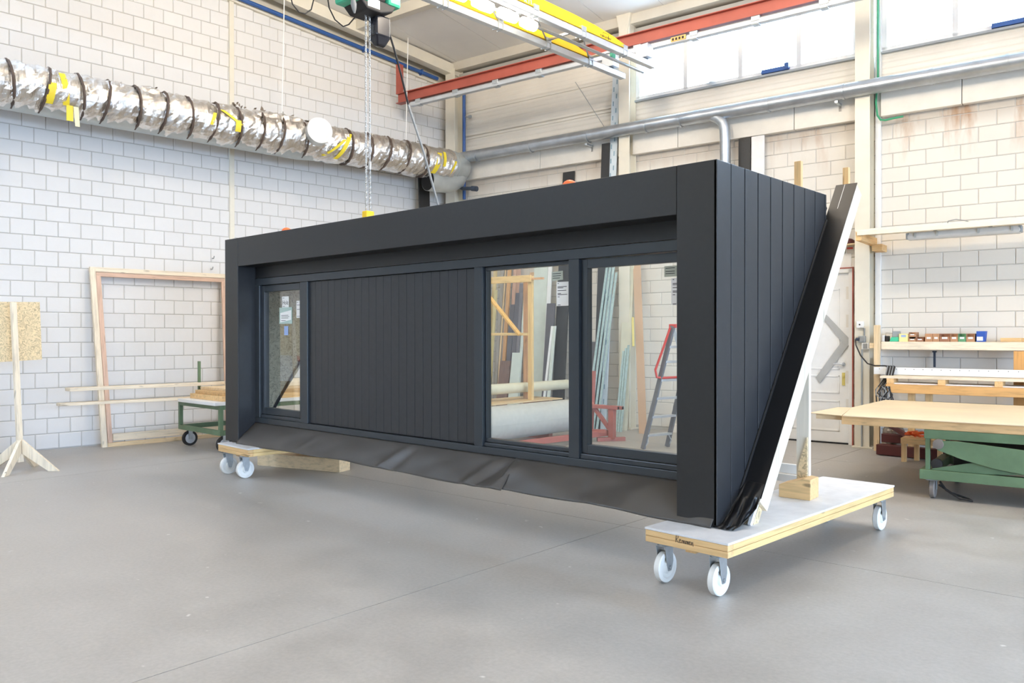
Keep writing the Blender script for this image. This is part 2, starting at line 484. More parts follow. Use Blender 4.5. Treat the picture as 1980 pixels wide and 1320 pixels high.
def lay_wall(parent, fr, axis, w, h, a_min, a_max, z0, z_max, a0, row0_odd, mat, top=None, skip=None, first=None):
    """rows of blocks in half bond; the 300 largest in the picture singly, the rest joined"""
    g = .0045
    cells = []
    row = 0
    z = z0
    while z < z_max - .02:
        zt = min(z + h, z_max)
        off = a0 + (w / 2 if (row + row0_odd) % 2 else 0)
        k = math.floor((a_min - off) / w)
        a = off + k * w
        while a < a_max - .001:
            p, q = max(a, a_min), min(a + w, a_max)
            zt2 = zt
            if top: zt2 = min(zt, top((p + q) / 2))
            if q - p > .03 and zt2 - z > .03 and not (skip and skip(p, q, z, zt2)):
                cells.append((p, q, z, zt2))
            a += w
        row += 1; z = z0 + row * h if first is None else z0 + row * h
    def area(c):
        P = []
        for (a, z) in ((c[0], c[2]), (c[1], c[2]), (c[1], c[3]), (c[0], c[3])):
            t = to_px(fr.w((0, a, z) if axis == 'LW' else (a, 0, z)))
            if t is None: return 0
            P.append(t)
        if max(t[0] for t in P) < 0 or min(t[0] for t in P) > 1980 or max(t[1] for t in P) < 0 or min(t[1] for t in P) > 1320: return 0
        cx = sum(t[0] for t in P) / 4; cy = sum(t[1] for t in P) / 4
        if 440 < cx < 1388 and cy > 463 - (cx - 440) * .163 and not (945 < cx < 1100 or 1140 < cx < 1308 or 515 < cx < 582): return 0   # behind the module
        return abs(sum(P[i][0] * P[(i+1) % 4][1] - P[(i+1) % 4][0] * P[i][1] for i in range(4))) / 2
    cells.sort(key=area, reverse=True)
    big = [c for c in cells[:298] if area(c) > 0]; rest = cells[len(big):]
    cache = {}
    for c in big:
        kk = (round(c[1] - c[0], 3), round(c[3] - c[2], 3))
        if kk not in cache: cache[kk] = to_mesh('brick', brick_mesh('brick', kk[0] - 2 * g, kk[1] - 2 * g, axis, mat), mat)
        o = bpy.data.objects.new('brick', cache[kk]); COL.objects.link(o); o.parent = parent
        dx = random.uniform(-.0015, .0015)
        o.location = (dx, c[0] + g, c[2] + g) if axis == 'LW' else (c[0] + g, dx, c[2] + g)
    B = MB()
    for c in rest:
        bb = brick_mesh('b', c[1] - c[0] - 2 * g, c[3] - c[2] - 2 * g, axis, mat)
        sh = (random.uniform(-.0015, .0015), c[0] + g, c[2] + g) if axis == 'LW' else (c[0] + g, random.uniform(-.0015, .0015), c[2] + g)
        B.add([(v[0] + sh[0], v[1] + sh[1], v[2] + sh[2]) for v in bb.v], bb.f)
    o = bpy.data.objects.new('brick_field', to_mesh('brick_field', B, mat)); COL.objects.link(o); o.parent = parent; o['kind'] = 'stuff'

# wall_left
top_left = lambda t: 7.49 - .096 * t
wl = solo('wall_left', MB().prism([(-.30, -13, 0), (-.30, 11.05, 0), (-.30, 11.05, top_left(11.05)), (-.30, -13, top_left(-13))], (.292, 0, 0)),
          M['mortar'], 'white painted block wall behind the foil wrapped duct', 'wall', fr=LW, kind='structure')
lay_wall(wl, LW, 'LW', .2885, .2074, .6, 11.0, .012, 7.6, 3.503, 1, M['block_left'], top=top_left,
         skip=lambda p, q, z, zt: 6.395 < (p + q) / 2 < 6.485)
# wall strip above the blocks and the rafter that follows the roof slope
sl = -.100
def sloped(name, off0, off1, t0, t1, zb, zt, mat, label):
    return solo(name, MB().prism([(off0, t0, zb(t0)), (off0, t1, zb(t1)), (off0, t1, zt(t1)), (off0, t0, zt(t0))], (off1 - off0, 0, 0)), mat, label, 'trim', fr=LW, kind='structure')
rafter_lo = lambda t: 7.80 - .1085 * t
sloped('trim_1', -.30, -.06, -13, 11.05, top_left, lambda t: 8.35 - .1 * t, M['panel_cream'], 'cream sheet strip between left wall blocks and roof rafter')
sloped('trim_2', -.05, .05, -6, 10.85, lambda t: top_left(t) - .005, lambda t: top_left(t) + .05, M['steel_cream'], 'thin cream edge strip along the top of the left wall blocks')
sloped('trim_3', .16, .34, -6, 11.05, rafter_lo, lambda t: rafter_lo(t) + .2, M['steel_cream'], 'cream painted steel rafter sloping along the top of the left wall')
# pilaster strip in the left wall
solo('trim_4', MB().box(-.06, .03, 6.40, 6.475, 0, 6.87), M['steel_cream'], 'narrow cream steel post set in the left block wall', 'trim', fr=LW, kind='structure', bevel=.004)

# wall_back: blocks up to the concrete beam
DOOR0, DOOR1, DOORH = -5.235, -4.30, 2.44
wb_b = MB()
for (a, c, z0, z1) in ((-12.3, DOOR0 - .05, 0, 4.6), (DOOR1 + .05, 14.5, 0, 4.6), (DOOR0 - .05, DOOR1 + .05, DOORH + .06, 4.6)):
    wb_b.box(a, c, .008, .30, z0, z1)
wb = solo('wall_back', wb_b, M['mortar'], 'white block wall with rust runs behind the workbench', 'wall', fr=BW, kind='structure')
lay_wall(wb, BW, 'BW', .41244, .2, -11.9, -.4, .0557 - .2, 4.60, -3.734, 0, M['block_back'],
         skip=lambda p, q, z, zt: (p > DOOR0 - .3 and q < DOOR1 + .3 and z < DOORH - .02 and q > DOOR0 - .02 and p < DOOR1 + .02) or z < -.05)
# upper back wall: corrugated sheets
cl = solo('trim_5', MB().box(-12.3, 14.5, .10, .28, 4.6, 5.46).box(-12.3, -7.72, .10, .28, 5.4, 6.75).box(-12.3, 14.5, .08, .28, 6.34, 7.0),
          M['beamgrey'], 'grey sheet backing of the upper back wall above the concrete beam', 'trim', fr=BW, kind='structure')
def cladding(s0, s1, z0, z1, major):
    prof = []
    z = z0
    while z < z1 - 1e-6:
        prof += [(z, .012), (z + .02, .005), (z + .045, .005), (z + .065, .012)]
        z += .083
    prof.append((z1, .012))
    b = MB(); n = len(prof)
    b.add([(s0, p[1], p[0]) for p in prof] + [(s1, p[1], p[0]) for p in prof], [(i, i + 1, n + i + 1, n + i) for i in range(n - 1)])
    b.box(s0, s1, .03, .06, z0, z1)
    b.box(s0, s1, -.006, .02, z1 - .025, z1)
    o = bpy.data.objects.new('cladding_panel', to_mesh('cladding_panel', b, M['clad'])); COL.objects.link(o); o.parent = cl
for (z0, z1) in ((4.90, 5.40), (5.40, 5.915), (5.915, 6.34)): cladding(-11.55, -7.95, z0, z1, True)
for (s0, s1) in ((-7.72, -4.18), (-3.90, 0.6), (.6, 5)): cladding(s0, s1, 4.90, 5.46, False)

# concrete beam in three bays
for k, (s0, s1, js, lab) in enumerate(((-11.5, -7.93, [-9.6], 'white concrete beam between the corner and the second column'),
                                   (-7.72, -4.19, [-6.9, -5.05], 'white concrete beam above the black module'),
                                   (-3.87, 6.0, [-2.88, -.4, 2.2], 'white concrete beam above the rust stained blocks'))):
    tb = solo('trim_%d' % (6 + k), MB().box(s0, s1, -.085, .1, 4.575, 4.93), M['gap'], lab, 'beam', fr=BW, kind='structure')
    e = [s0] + js + [s1]
    for i in range(len(e) - 1):
        o = bpy.data.objects.new('beam_segment', to_mesh('beam_segment', MB().box(e[i] + .004, e[i+1] - .004, -.10, .0, 4.565, 4.935), M['concrete'])); COL.objects.link(o); o.parent = tb
        finish(o, .008)

# steel columns (H section)
def column(n, s0, s1, depth, top, label):
    b = MB().box(s0, s1, -depth, -depth + .015, 0, top).box((s0 + s1) / 2 - .006, (s0 + s1) / 2 + .006, -depth + .015, -.02, 0, top).box(s0, s1, -.02, -.005, 0, top)
    b.box(s0 - .03, s1 + .05, -depth - .04, 0, 0, .02)
    solo('trim_%d' % n, b, M['steel_cream'], label, 'column', fr=BW, kind='structure', bevel=.003)
column(9, -11.74, -11.50, .26, 6.72, 'cream steel column in the room corner behind the duct')
column(10, -7.90, -7.70, .24, 6.9, 'cream steel column beside the left end of the high window')
column(11, -4.165, -3.97, .25, 7.0, 'cream steel column beside the white door with sockets on it')
solo('trim_12', MB().box(-3.945, -3.875, -.05, .0, 0, 7.0), M['white'], 'narrow white post right of the socket column', 'trim', fr=BW, kind='structure', bevel=.003)
# eaves beams along the back wall
solo('trim_13', MB().prism([(-11.9, -.20, 6.70), (-11.9, .05, 6.70), (-11.9, .05, 6.84), (-11.9, -.20, 6.86)], (18, 0, 0)), M['panel_cream'], 'cream eaves channel under the roof along the back wall', 'trim', fr=BW, kind='structure')
solo('trim_14', MB().box(-11.6, 6, -.06, .08, 6.36, 6.66), M['beamgrey'], 'grey lintel plate above the high windows', 'trim', fr=BW, kind='structure')
solo('trim_15', MB().prism([(-7.86, -.26, 6.5), (-7.74, -.26, 6.5), (-7.66, -.26, 6.9), (-7.94, -.26, 6.9)], (0, .22, 0)), M['steel_cream'], 'flared head plate of the column beside the high window', 'trim', fr=BW, kind='structure')

# ceiling: sandwich panels on purlins
roof_z = lambda y: 6.84 - .100 * y
ce = solo('ceiling', MB().prism([(-12.6, .4, roof_z(.4) + .06), (-12.6, -24, roof_z(-24) + .06), (-12.6, -24, roof_z(-24) + .16), (-12.6, .4, roof_z(.4) + .16)], (27.5, 0, 0)), M['gap'], 'sloping workshop roof of pale sandwich panels', 'ceiling', fr=BW, kind='structure')
s = -12.6
while s < 14.8:
    b = MB().prism([(s + .004, .35, roof_z(.35)), (s + .004, -24, roof_z(-24)), (s + .004, -24, roof_z(-24) + .08), (s + .004, .35, roof_z(.35) + .08)], (1.092, 0, 0))
    o = bpy.data.objects.new('panel', to_mesh('panel', b, M['ceil'])); COL.objects.link(o); o.parent = ce
    s += 1.1
for k, y in enumerate((-2.35, -4.9, -7.6, -10.5, -13.5, -17)):
    z = roof_z(y)
    solo('trim_%d' % (16 + k), MB().box(-11.9, 14, y - .07, y + .07, z - .17, z + .03), M['panel_cream'],
         ['cream roof purlin nearest the back wall', 'cream roof purlin second from the back wall', 'cream roof purlin third from the back wall', 'cream roof purlin fourth from the back wall', 'cream roof purlin fifth from the back wall', 'cream roof purlin sixth from the back wall'][k], 'purlin', fr=BW, kind='structure')

# high windows
def window(n, s0, s1, mull, label, openers):
    z0, z1 = 5.49, 6.33
    b = MB().box(s0, s1, -.01, .06, z0 - .03, z0 + .045).box(s0, s1, -.01, .06, z1 - .045, z1 + .02)
    for q in [s0 + .03] + mull + [s1 - .03]: b.box(q - .035, q + .035, -.01, .06, z0, z1)
    w = Thing('window_%d' % n, label, 'window', ((s0 + s1) / 2, .03, z0), BW, kind='structure')
    w.part('window_frame', b, M['white'], bevel=.004)
    e = [s0 + .03] + mull + [s1 - .03]
    for i in range(len(e) - 1):
        w.part('pane', MB().box(e[i] + .03, e[i+1] - .03, .022, .028, z0 + .04, z1 - .04), M['glass'])
    w.part('window_sill', MB().box(s0, s1, -.06, .03, z0 - .05, z0 - .02), M['plastic_grey'])
    for q in openers:
        w.part('opener', MB().box(q - .2, q + .2, -.07, -.01, z0 - .01, z0 + .05).box(q + .15, q + .21, -.08, -.01, z0, z0 + .09), M['blue'], 'blue grey window opener', bevel=.004)
    return w
w1 = window(1, -7.70, -4.18, [-6.81, -5.90, -5.01], 'high strip window of four panes above the module', [-5.35])
w1.part('latch', MB().bar((-6.42, -.02, 5.56), (-6.22, -.30, 5.47), .06, .05), M['zinc'], 'projecting opener arm')
window(2, -3.87, 4.6, [-2.97, -1.9, -.8, .3, 1.4, 2.5, 3.6], 'high strip window right of the socket column', [-2.35])

# door
d1 = Thing('door_1', 'white panelled door between module and socket column', 'door', ((DOOR0 + DOOR1) / 2, 0, 0), BW, kind='structure')
d1.part('door_frame', MB().box(DOOR0 - .05, DOOR0, -.04, .1, 0, DOORH + .05).box(DOOR1, DOOR1 + .05, -.04, .1, 0, DOORH + .05).box(DOOR0 - .05, DOOR1 + .05, -.04, .1, DOORH, DOORH + .06), M['white'], bevel=.004)
d1.part('edge_strip', MB().box(DOOR1 + .05, DOOR1 + .063, -.045, .0, 0, DOORH + .08).box(DOOR0, DOOR1 + .063, -.045, .0, DOORH + .06, DOORH + .075), M['red'], 'rusty red edge line')
leaf = d1.part('leaf', MB().box(DOOR0, DOOR1, .0, .045, .02, DOORH), M['white'], bevel=.003)
for (z0, z1) in ((.18, .62), (.72, .98), (1.06, 2.22)):
    b = MB()
    for (a, c, e, f) in ((DOOR0 + .13, DOOR1 - .13, z0, z0 + .025), (DOOR0 + .13, DOOR1 - .13, z1 - .025, z1), (DOOR0 + .13, DOOR0 + .155, z0, z1), (DOOR1 - .155, DOOR1 - .13, z0, z1)):
        b.box(a, c, -.010, .01, e, f)
    d1.part('moulding', b, M['white'], parent=leaf, bevel=.003)
d1.part('handle', MB().cyl((DOOR1 - .075, .0, 1.14), (DOOR1 - .075, -.05, 1.14), .012).tube([(DOOR1 - .075, -.05, 1.14), (DOOR1 - .13, -.05, 1.145), (DOOR1 - .2, -.05, 1.14)], .011).lathe((DOOR1 - .075, 0, 1.14), (0, -1, 0), [(0, .028), (.012, .026)], 16), M['alu'], 'metal lever handle', smooth=True)
d1.part('lock', MB().box(DOOR1 - .095, DOOR1 - .055, -.012, .0, .84, 1.02).cyl((DOOR1 - .075, 0, .97), (DOOR1 - .075, -.03, .97), .013), M['brass'], 'brass key plate')
d1.part('angled_band', MB().prism([(-4.68, -.022, 1.83), (-4.62, -.022, 1.86), (-4.262, -.022, 1.47), (-4.70, -.022, .86), (-4.76, -.022, .94), (-4.40, -.022, 1.46)], (0, .010, 0)), M['grey_light'], 'grey angled band across the door')  # flat grey angled band laid over the leaf
solo('door_threshold', MB().box(DOOR0, DOOR1, -.02, .2, 0, .02), M['gap'], 'dark gap strip under the white door', 'threshold', fr=BW, kind='structure')

# the rest of the hall behind the camera: right wall with a loading opening, front wall
OP0, OP1, OPZ = -7.0, 9.0, 4.3
solo('wall_right', MB().box(13.0, 13.3, -12, OP0, 0, 9.6).box(13.0, 13.3, OP1, 14.0, 0, 9.6).box(13.0, 13.3, OP0, OP1, OPZ, 9.6), M['panel_cream'], 'pale workshop wall with a wide open loading door', 'wall', kind='structure')
solo('wall_front', MB().box(-13.6, 13.3, -12.3, -12, 0, 9.8), M['panel_cream'], 'pale workshop wall opposite the high windows', 'wall', kind='structure')
solo('trim_22', MB().box(12.9, 13.0, OP0 - .15, OP0, 0, OPZ + .15).box(12.9, 13.0, OP1, OP1 + .15, 0, OPZ + .15).box(12.9, 13.0, OP0, OP1, OPZ, OPZ + .15), M['steel_cream'], 'cream steel frame around the loading opening', 'trim', kind='structure')
area_light('daylight_portal', (13.15, (OP0 + OP1) / 2, OPZ / 2), (0, R(90), 0), OPZ, OP1 - OP0, 1, (1, 1, 1), portal=True)
for (s0, s1) in ((-7.70, -4.18), (-3.87, 4.6)):
    p = BW.w(((s0 + s1) / 2, .12, 5.91))
    area_light('daylight_portal', p, (R(-90), 0, BYAW), s1 - s0, .8, 1, (1, 1, 1), portal=True)

# ================================================================== BLACK DORMER MODULE
X0, X1, Y0, YF = -8.674, -2.475, 4.555, 4.762
ZB, ZT, ZF = .362, 2.648, 2.331
XI0, XI1 = -8.385, -2.766
slope_z = lambda y: .434 + 1.34 * (y - 4.773)
slope_y = lambda z: 4.773 + (z - .434) / 1.34
md = Thing('dormer_module', 'large black timber clad dormer module with windows resting on two wooden dollies', 'module', ((X0 + X1) / 2, 5.4, ZB))
md.part('corner_post', MB().box(X0, XI0 - .002, Y0, YF + .06, ZB, ZT), M['black'], bevel=.004)
md.part('corner_post', MB().box(XI1 + .002, X1 - .003, Y0, YF + .06, ZB, ZT), M['black'], bevel=.004)
md.part('fascia', MB().box(XI0, XI1, Y0 + .002, YF + .02, ZF, ZT), M['black'], bevel=.004)
md.part('reveal_lining', MB().box(XI0 - .001, XI0 + .004, Y0 + .006, YF, ZB + .03, ZF - .002), M['black_side'])
md.part('infill_board', MB().box(XI0, XI1, YF + .012, YF + .05, 2.206, ZF), M['black'])
# side planks
y = Y0
for i in range(10):
    ya, yb = (Y0 if i == 0 else Y0 + .1795 + .1897 * (i - 1) + .0055), Y0 + .1795 + .1897 * i - .0055
    yb = min(yb, 6.28)
    poly = []
    lo = lambda q: max(ZB, slope_z(q))
    pts = [ya] + ([4.719] if ya < 4.719 < yb else []) + [yb]
    bot = [(q, lo(q)) for q in pts]
    if bot[-1][1] > ZT - .01:
        yb2 = slope_y(ZT - .01)
        if yb2 <= ya + .01: continue
        bot = [(ya, lo(ya)), (yb2, lo(yb2))]; yb = yb2
    poly = [(X1 - .022, q, z) for q, z in bot] + [(X1 - .022, yb, ZT - .004), (X1 - .022, ya, ZT - .004)]
    md.part('plank', MB().prism(poly, (.022, 0, 0)), M['black_side'], bevel=.0025)
def cheek(x0, x1, y0, y1, dz=0):
    return MB().prism([(x0, y0, ZB + .01), (x0, slope_y(ZB + .01 - dz), ZB + .01), (x0, slope_y(2.55), 2.55 + dz), (x0, y1, 2.63), (x0, y0, 2.63)], (x1 - x0, 0, 0))
md.part('cheek_panel', cheek(X1 - .03, X1 - .0225, YF + .06, 6.25), M['gap'])
md.part('cheek_panel', cheek(X1 - .12, X1 - .031, YF + .07, 6.25), M['osb'])
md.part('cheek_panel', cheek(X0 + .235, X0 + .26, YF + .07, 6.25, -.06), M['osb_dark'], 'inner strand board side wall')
md.part('cheek_panel', cheek(X0, X0 + .02, YF + .06, 6.25), M['black_side'])
md.part('roof_panel', MB().box(X0 + .02, X1 - .03, YF + .07, 6.22, 2.50, 2.62), M['osb'])
md.part('roof_membrane', MB().box(X0 + .01, X1 - .01, Y0 + .02, 6.24, 2.62, 2.645), M['epdm'])
md.part('rear_batten', MB().box(-8.4, -2.55, 6.25, 6.30, 2.58, 2.665), wood('x', WHITEPINE), 'pale batten at rear roof edge')
md.part('rear_sill_board', MB().box(-2.92, -2.60, 6.14, 6.18, .40, .455), M['white'], 'white board at rear')
md.part('rear_sill_board', MB().box(-2.95, -2.60, 6.19, 6.23, .46, .53), M['white'], 'white board at rear')
# rear slope flange: membrane-covered board with a bare timber edge
d = Vector((0, 1, 1.34)).normalized(); nrm = Vector((0, -1.34, 1)).normalized()
P0 = Vector((0, slope_y(.50), .50)); P1 = Vector((0, slope_y(2.745), 2.745))
F0, F1 = X1 - .01, X1 + .155
def strip(x0, x1, a, b, t0, t1):
    q = [(x0, *(a + nrm * t0).yz), (x0, *(b + nrm * t0).yz), (x0, *(b + nrm * t1).yz), (x0, *(a + nrm * t1).yz)]
    return MB().prism(q, (x1 - x0, 0, 0))
md.part('flange_board', strip(F0, F1 - .003, P0, P1, -.135, -.004), wood('z', WHITEPINE), 'pale timber flange edge', bevel=.002)
md.part('flange_membrane', strip(F0, F1 + .001, P0 + d * .02, P1 + d * .004, -.004, .001), M['epdm'], 'black membrane')
md.part('flange_board', strip(F0 + .02, F1 - .03, P0 - d * .15, P0 - d * .002, -.12, -.06), M['osb'], 'strand board end')
md.part('flange_plate', strip(F1 - .05, F1 - .03, P0 - d * .155, P0 - d * .002, -.055, -.025), M['white'], 'thin white plate at lower flange end')
md.part('chalk_line', strip(X1 + .060, X1 + .063, P1 - d * .26, P1 + d * .0, .001, .002), M['white'], 'thin white chalk line')
# fillet where membrane meets planks
fb = MB()
for (u, v) in ((.0, .034), (.010, .014), (.034, .0)):
    pass
fb.tube([Vector((X1 + .006, *(P0 + d * .06 + nrm * .006).yz)), Vector((X1 + .006, *(P1 - d * .38 + nrm * .006).yz))], .010, 8)
md.part('membrane_fold', fb, M['epdm'], 'black membrane fold', smooth=True)
# loose membrane drape at the lower right corner
ctrl = [  # rows from top to bottom, columns from plank side to outer side
    [(-2.468, 4.905, .60), (-2.43, 4.90, .605), (-2.36, 4.885, .605), (-2.316, 4.875, .60)],
    [(-2.466, 4.80, .52), (-2.42, 4.78, .52), (-2.35, 4.77, .53), (-2.30, 4.78, .53)],
    [(-2.464, 4.70, .44), (-2.40, 4.66, .44), (-2.34, 4.68, .455), (-2.305, 4.74, .47)],
    [(-2.468, 4.60, .375), (-2.40, 4.565, .372), (-2.345, 4.60, .38), (-2.325, 4.68, .42)],
    [(-2.50, 4.545, .362), (-2.42, 4.53, .358), (-2.36, 4.54, .360), (-2.345, 4.60, .375)]]
def drape(u, v):
    i = min(int(u * 3), 2); j = min(int(v * 4), 3); a = u * 3 - i; c = v * 4 - j
    sm = lambda t: t * t * (3 - 2 * t)
    c = sm(c)
    g = lambda jj, ii: Vector(ctrl[jj][ii])
    p = (g(j, i) * (1 - a) + g(j, i + 1) * a) * (1 - c) + (g(j + 1, i) * (1 - a) + g(j + 1, i + 1) * a) * c
    w = .010 * math.sin(u * 17 + v * 5) * math.sin(v * 3.1) + .006 * math.sin(u * 31 - v * 9) * v
    return p + Vector((w * .6, -w, w * .4))
md.part('membrane_flap', MB().grid(drape, 30, 30), M['epdm'], 'shiny loose black membrane flap', smooth=True, solid=.003)

# window strip
def frame_bar(name, x0, x1, z0, z1, y0=YF, y1=YF + .09, label=None):
    return md.part(name, MB().box(x0, x1, y0, y1, z0, z1), M['black_frame'], label, bevel=.004)
frame_bar('frame_head', XI0, XI1, 2.123, 2.200)
frame_bar('frame_sill', XI0, XI1, .573, .632)
bot, top = .632, 2.123
JA = [(XI0, -8.285), (-7.46, -7.324), (-4.838, -4.742), (-3.823, -3.724), (XI1 - .07, XI1)]
for a, c in JA: frame_bar('mullion', a, c, bot, top)
md.part('sill_bead', MB().box(-4.742, -3.823, YF + .02, YF + .08, bot, .665), M['black_frame'], bevel=.006)
md.part('sill_bead', MB().box(-8.285, -7.46, YF + .012, YF + .08, bot, .672), M['black_frame'], bevel=.006)
md.part('sill_bead', MB().box(-3.724, XI1 - .07, YF + .012, YF + .08, bot, .672), M['black_frame'], bevel=.006)
def sash(x0, x1, z0, z1, w, bw, y0):
    s = md.part('sash', MB().box(x0, x0 + w, y0, y0 + .06, z0, z1).box(x1 - w, x1, y0, y0 + .06, z0, z1).box(x0 + w, x1 - w, y0, y0 + .06, z0, z0 + bw).box(x0 + w, x1 - w, y0, y0 + .06, z1 - bw, z1), M['black_frame'], bevel=.003)
    return md.part('pane', MB().box(x0 + w - .005, x1 - w + .005, y0 + .03, y0 + .036, z0 + bw - .005, z1 - bw + .005), M['glass2'], parent=s)
p_left = sash(-8.280, -7.463, .675, 2.118, .052, .072, YF + .03)
p_mid = sash(-4.739, -3.826, .668, 2.121, .012, .03, YF + .035)
p_right = sash(-3.720, XI1 - .072, .675, 2.118, .052, .066, YF + .03)
# centre panel boards
n = 22; w = (7.324 - 4.838) / n
md.part('panel_backing', MB().box(-7.324, -4.838, YF + .045, YF + .07, bot, top), M['gap'])
for i in range(n):
    a = -7.324 + w * i
    md.part('board', MB().box(a + .0016, a + w - .0016, YF + .026, YF + .046, bot + .008, top - .004), M['black_side'], bevel=.002)
# rubber apron: two overlapping sheets hanging from the sill
CREASES = ((-4.50, .22, .06, .022), (-4.36, .26, .05, -.016), (-4.24, .18, .045, .014), (-5.62, .24, .05, .014), (-5.50, .2, .06, -.012), (-7.0, .25, .05, .006), (-3.55, -.1, .09, .014), (-3.05, .15, .12, .020), (-2.85, -.2, .07, -.010))
def apron(xa, xb, seed, lift):
    def fn(u, v):
        x = xa + (xb - xa) * u
        wob = .010 * math.sin(x * 1.9 + seed) + .004 * math.sin(x * 7.7 + 2 * seed)
        zl = .356 + .008 * math.sin(x * 1.7 + seed) - .004 * math.sin(x * 6.1)
        y = 4.775 + (4.535 + wob - 4.775) * (v ** .85) - lift
        z = .575 + (zl - .575) * v
        r = .006 * math.sin(x * 3.1 + v * 2.2 + seed) + .006 * math.sin(x * 5.3 - v * 4.5) + .003 * math.sin(x * 9.1 + v * 3 + 2 * seed) + .0012 * math.sin(x * 17 + v * 9 + seed)
        crease = sum(h * math.exp(-((x - c + sl * v) / wd) ** 2) for (c, sl, wd, h) in CREASES)
        k = math.sin(math.pi * min(1, v * .62 + .08)) * (.85 if v > .02 else 0)
        return Vector((x, y - (r + crease) * k, z + (r + crease) * .5 * k))
    return MB().grid(fn, int((xb - xa) * 42), 16)
md.part('apron_sheet', apron(-8.38, -4.30, 0.4, 0), M['epdm_matt'] if 'epdm_matt' in M else M['epdm'], 'wrinkled dark rubber apron', smooth=True, solid=.003)
md.part('apron_sheet', apron(-4.36, -2.50, 1.9, .010), M['epdm_matt'] if 'epdm_matt' in M else M['epdm'], 'wrinkled dark rubber apron', smooth=True, solid=.003)
# lifting eyes
for x in (-7.55, -3.73):
    md.part('lifting_eye', MB().lathe((x, 4.66, 2.645), (0, 0, 1), [(0, .052), (.02, .052), (.036, .042), (.048, .022), (.052, .004)], 20), M['orange'], 'orange lifting eye cover', smooth=True)

# paper stickers on the panes
def sticker(pane, x0, x1, z0, z1, y, mat, lines, label, word=None, skew=0):
    s = md.part('sticker', MB().prism([(x0, y, z0), (x1, y, z0 + skew), (x1, y, z1 + skew), (x0, y, z1)], (0, .0008, 0)), mat, label)
    b = MB()
    for k, (a, c) in enumerate(lines):
        z = z1 - (z1 - z0) * a
        b.box(x0 + (x1 - x0) * .1, x0 + (x1 - x0) * (.1 + .8 * c), y - .0009, y - .0002, z - .0022, z + .0022)
    if lines: md.part('print', b, M['ink'], parent=s, kind='stuff')
    if word: md.text('lettering', word[0], word[1], M['ink'], ((x0 + x1) / 2 , y - .0006, z0 + (z1 - z0) * word[2]), (R(90), 0, 0), parent=s, ext=.0003)
    return s
gy = YF + .055
sticker(p_left, -7.90, -7.765, 1.845, 1.985, gy, M['paper'], [(.12, .3), (.78, .4)], 'white pane sticker with black word', ('Holz', .062, .5))
sticker(p_left, -7.955, -7.70, 1.685, 1.865, gy - .0012, M['sticker_green'], [], 'pale green sticker backing')
sticker(p_left, -7.935, -7.715, 1.70, 1.805, gy - .0024, M['paper'], [(.25, .8), (.4, .9), (.55, .8), (.8, .5)], 'white square pane sticker', None, .028)
sticker(p_left, -7.86, -7.78, 1.56, 1.66, gy, M['sticker_blue'], [], 'blue pane sticker')
sticker(p_left, -7.615, -7.525, 1.745, 1.93, gy, M['paper'], [(.1, .3), (.25, .8), (.5, .9), (.9, .8)], 'slim white pane sticker')
sticker(p_mid, -3.990, -3.872, 1.78, 1.965, gy + .006, M['paper'], [(.06, .12), (.2, .95), (.25, .6), (.36, .9), (.48, .35), (.53, 1), (.62, .2), (.96, .3)], 'white data sheet on middle pane')
sticker(p_mid, -4.040, -3.925, 1.975, 2.045, gy + .006, M['sticker_grey'], [(.2, .9), (.45, .9), (.7, .8)], 'small grey green label on middle pane', None, .006)
sticker(p_right, -3.02, -2.918, 1.955, 2.03, gy, M['sticker_grey'], [(.2, .9), (.5, .9), (.7, .9)], 'small grey green label on right pane')
sticker(p_right, -2.965, -2.845, 1.76, 1.945, gy, M['paper'], [(.06, .12), (.2, .95), (.25, .6), (.36, .9), (.48, .35), (.53, 1), (.62, .2), (.96, .3)], 'white data sheet on right pane')

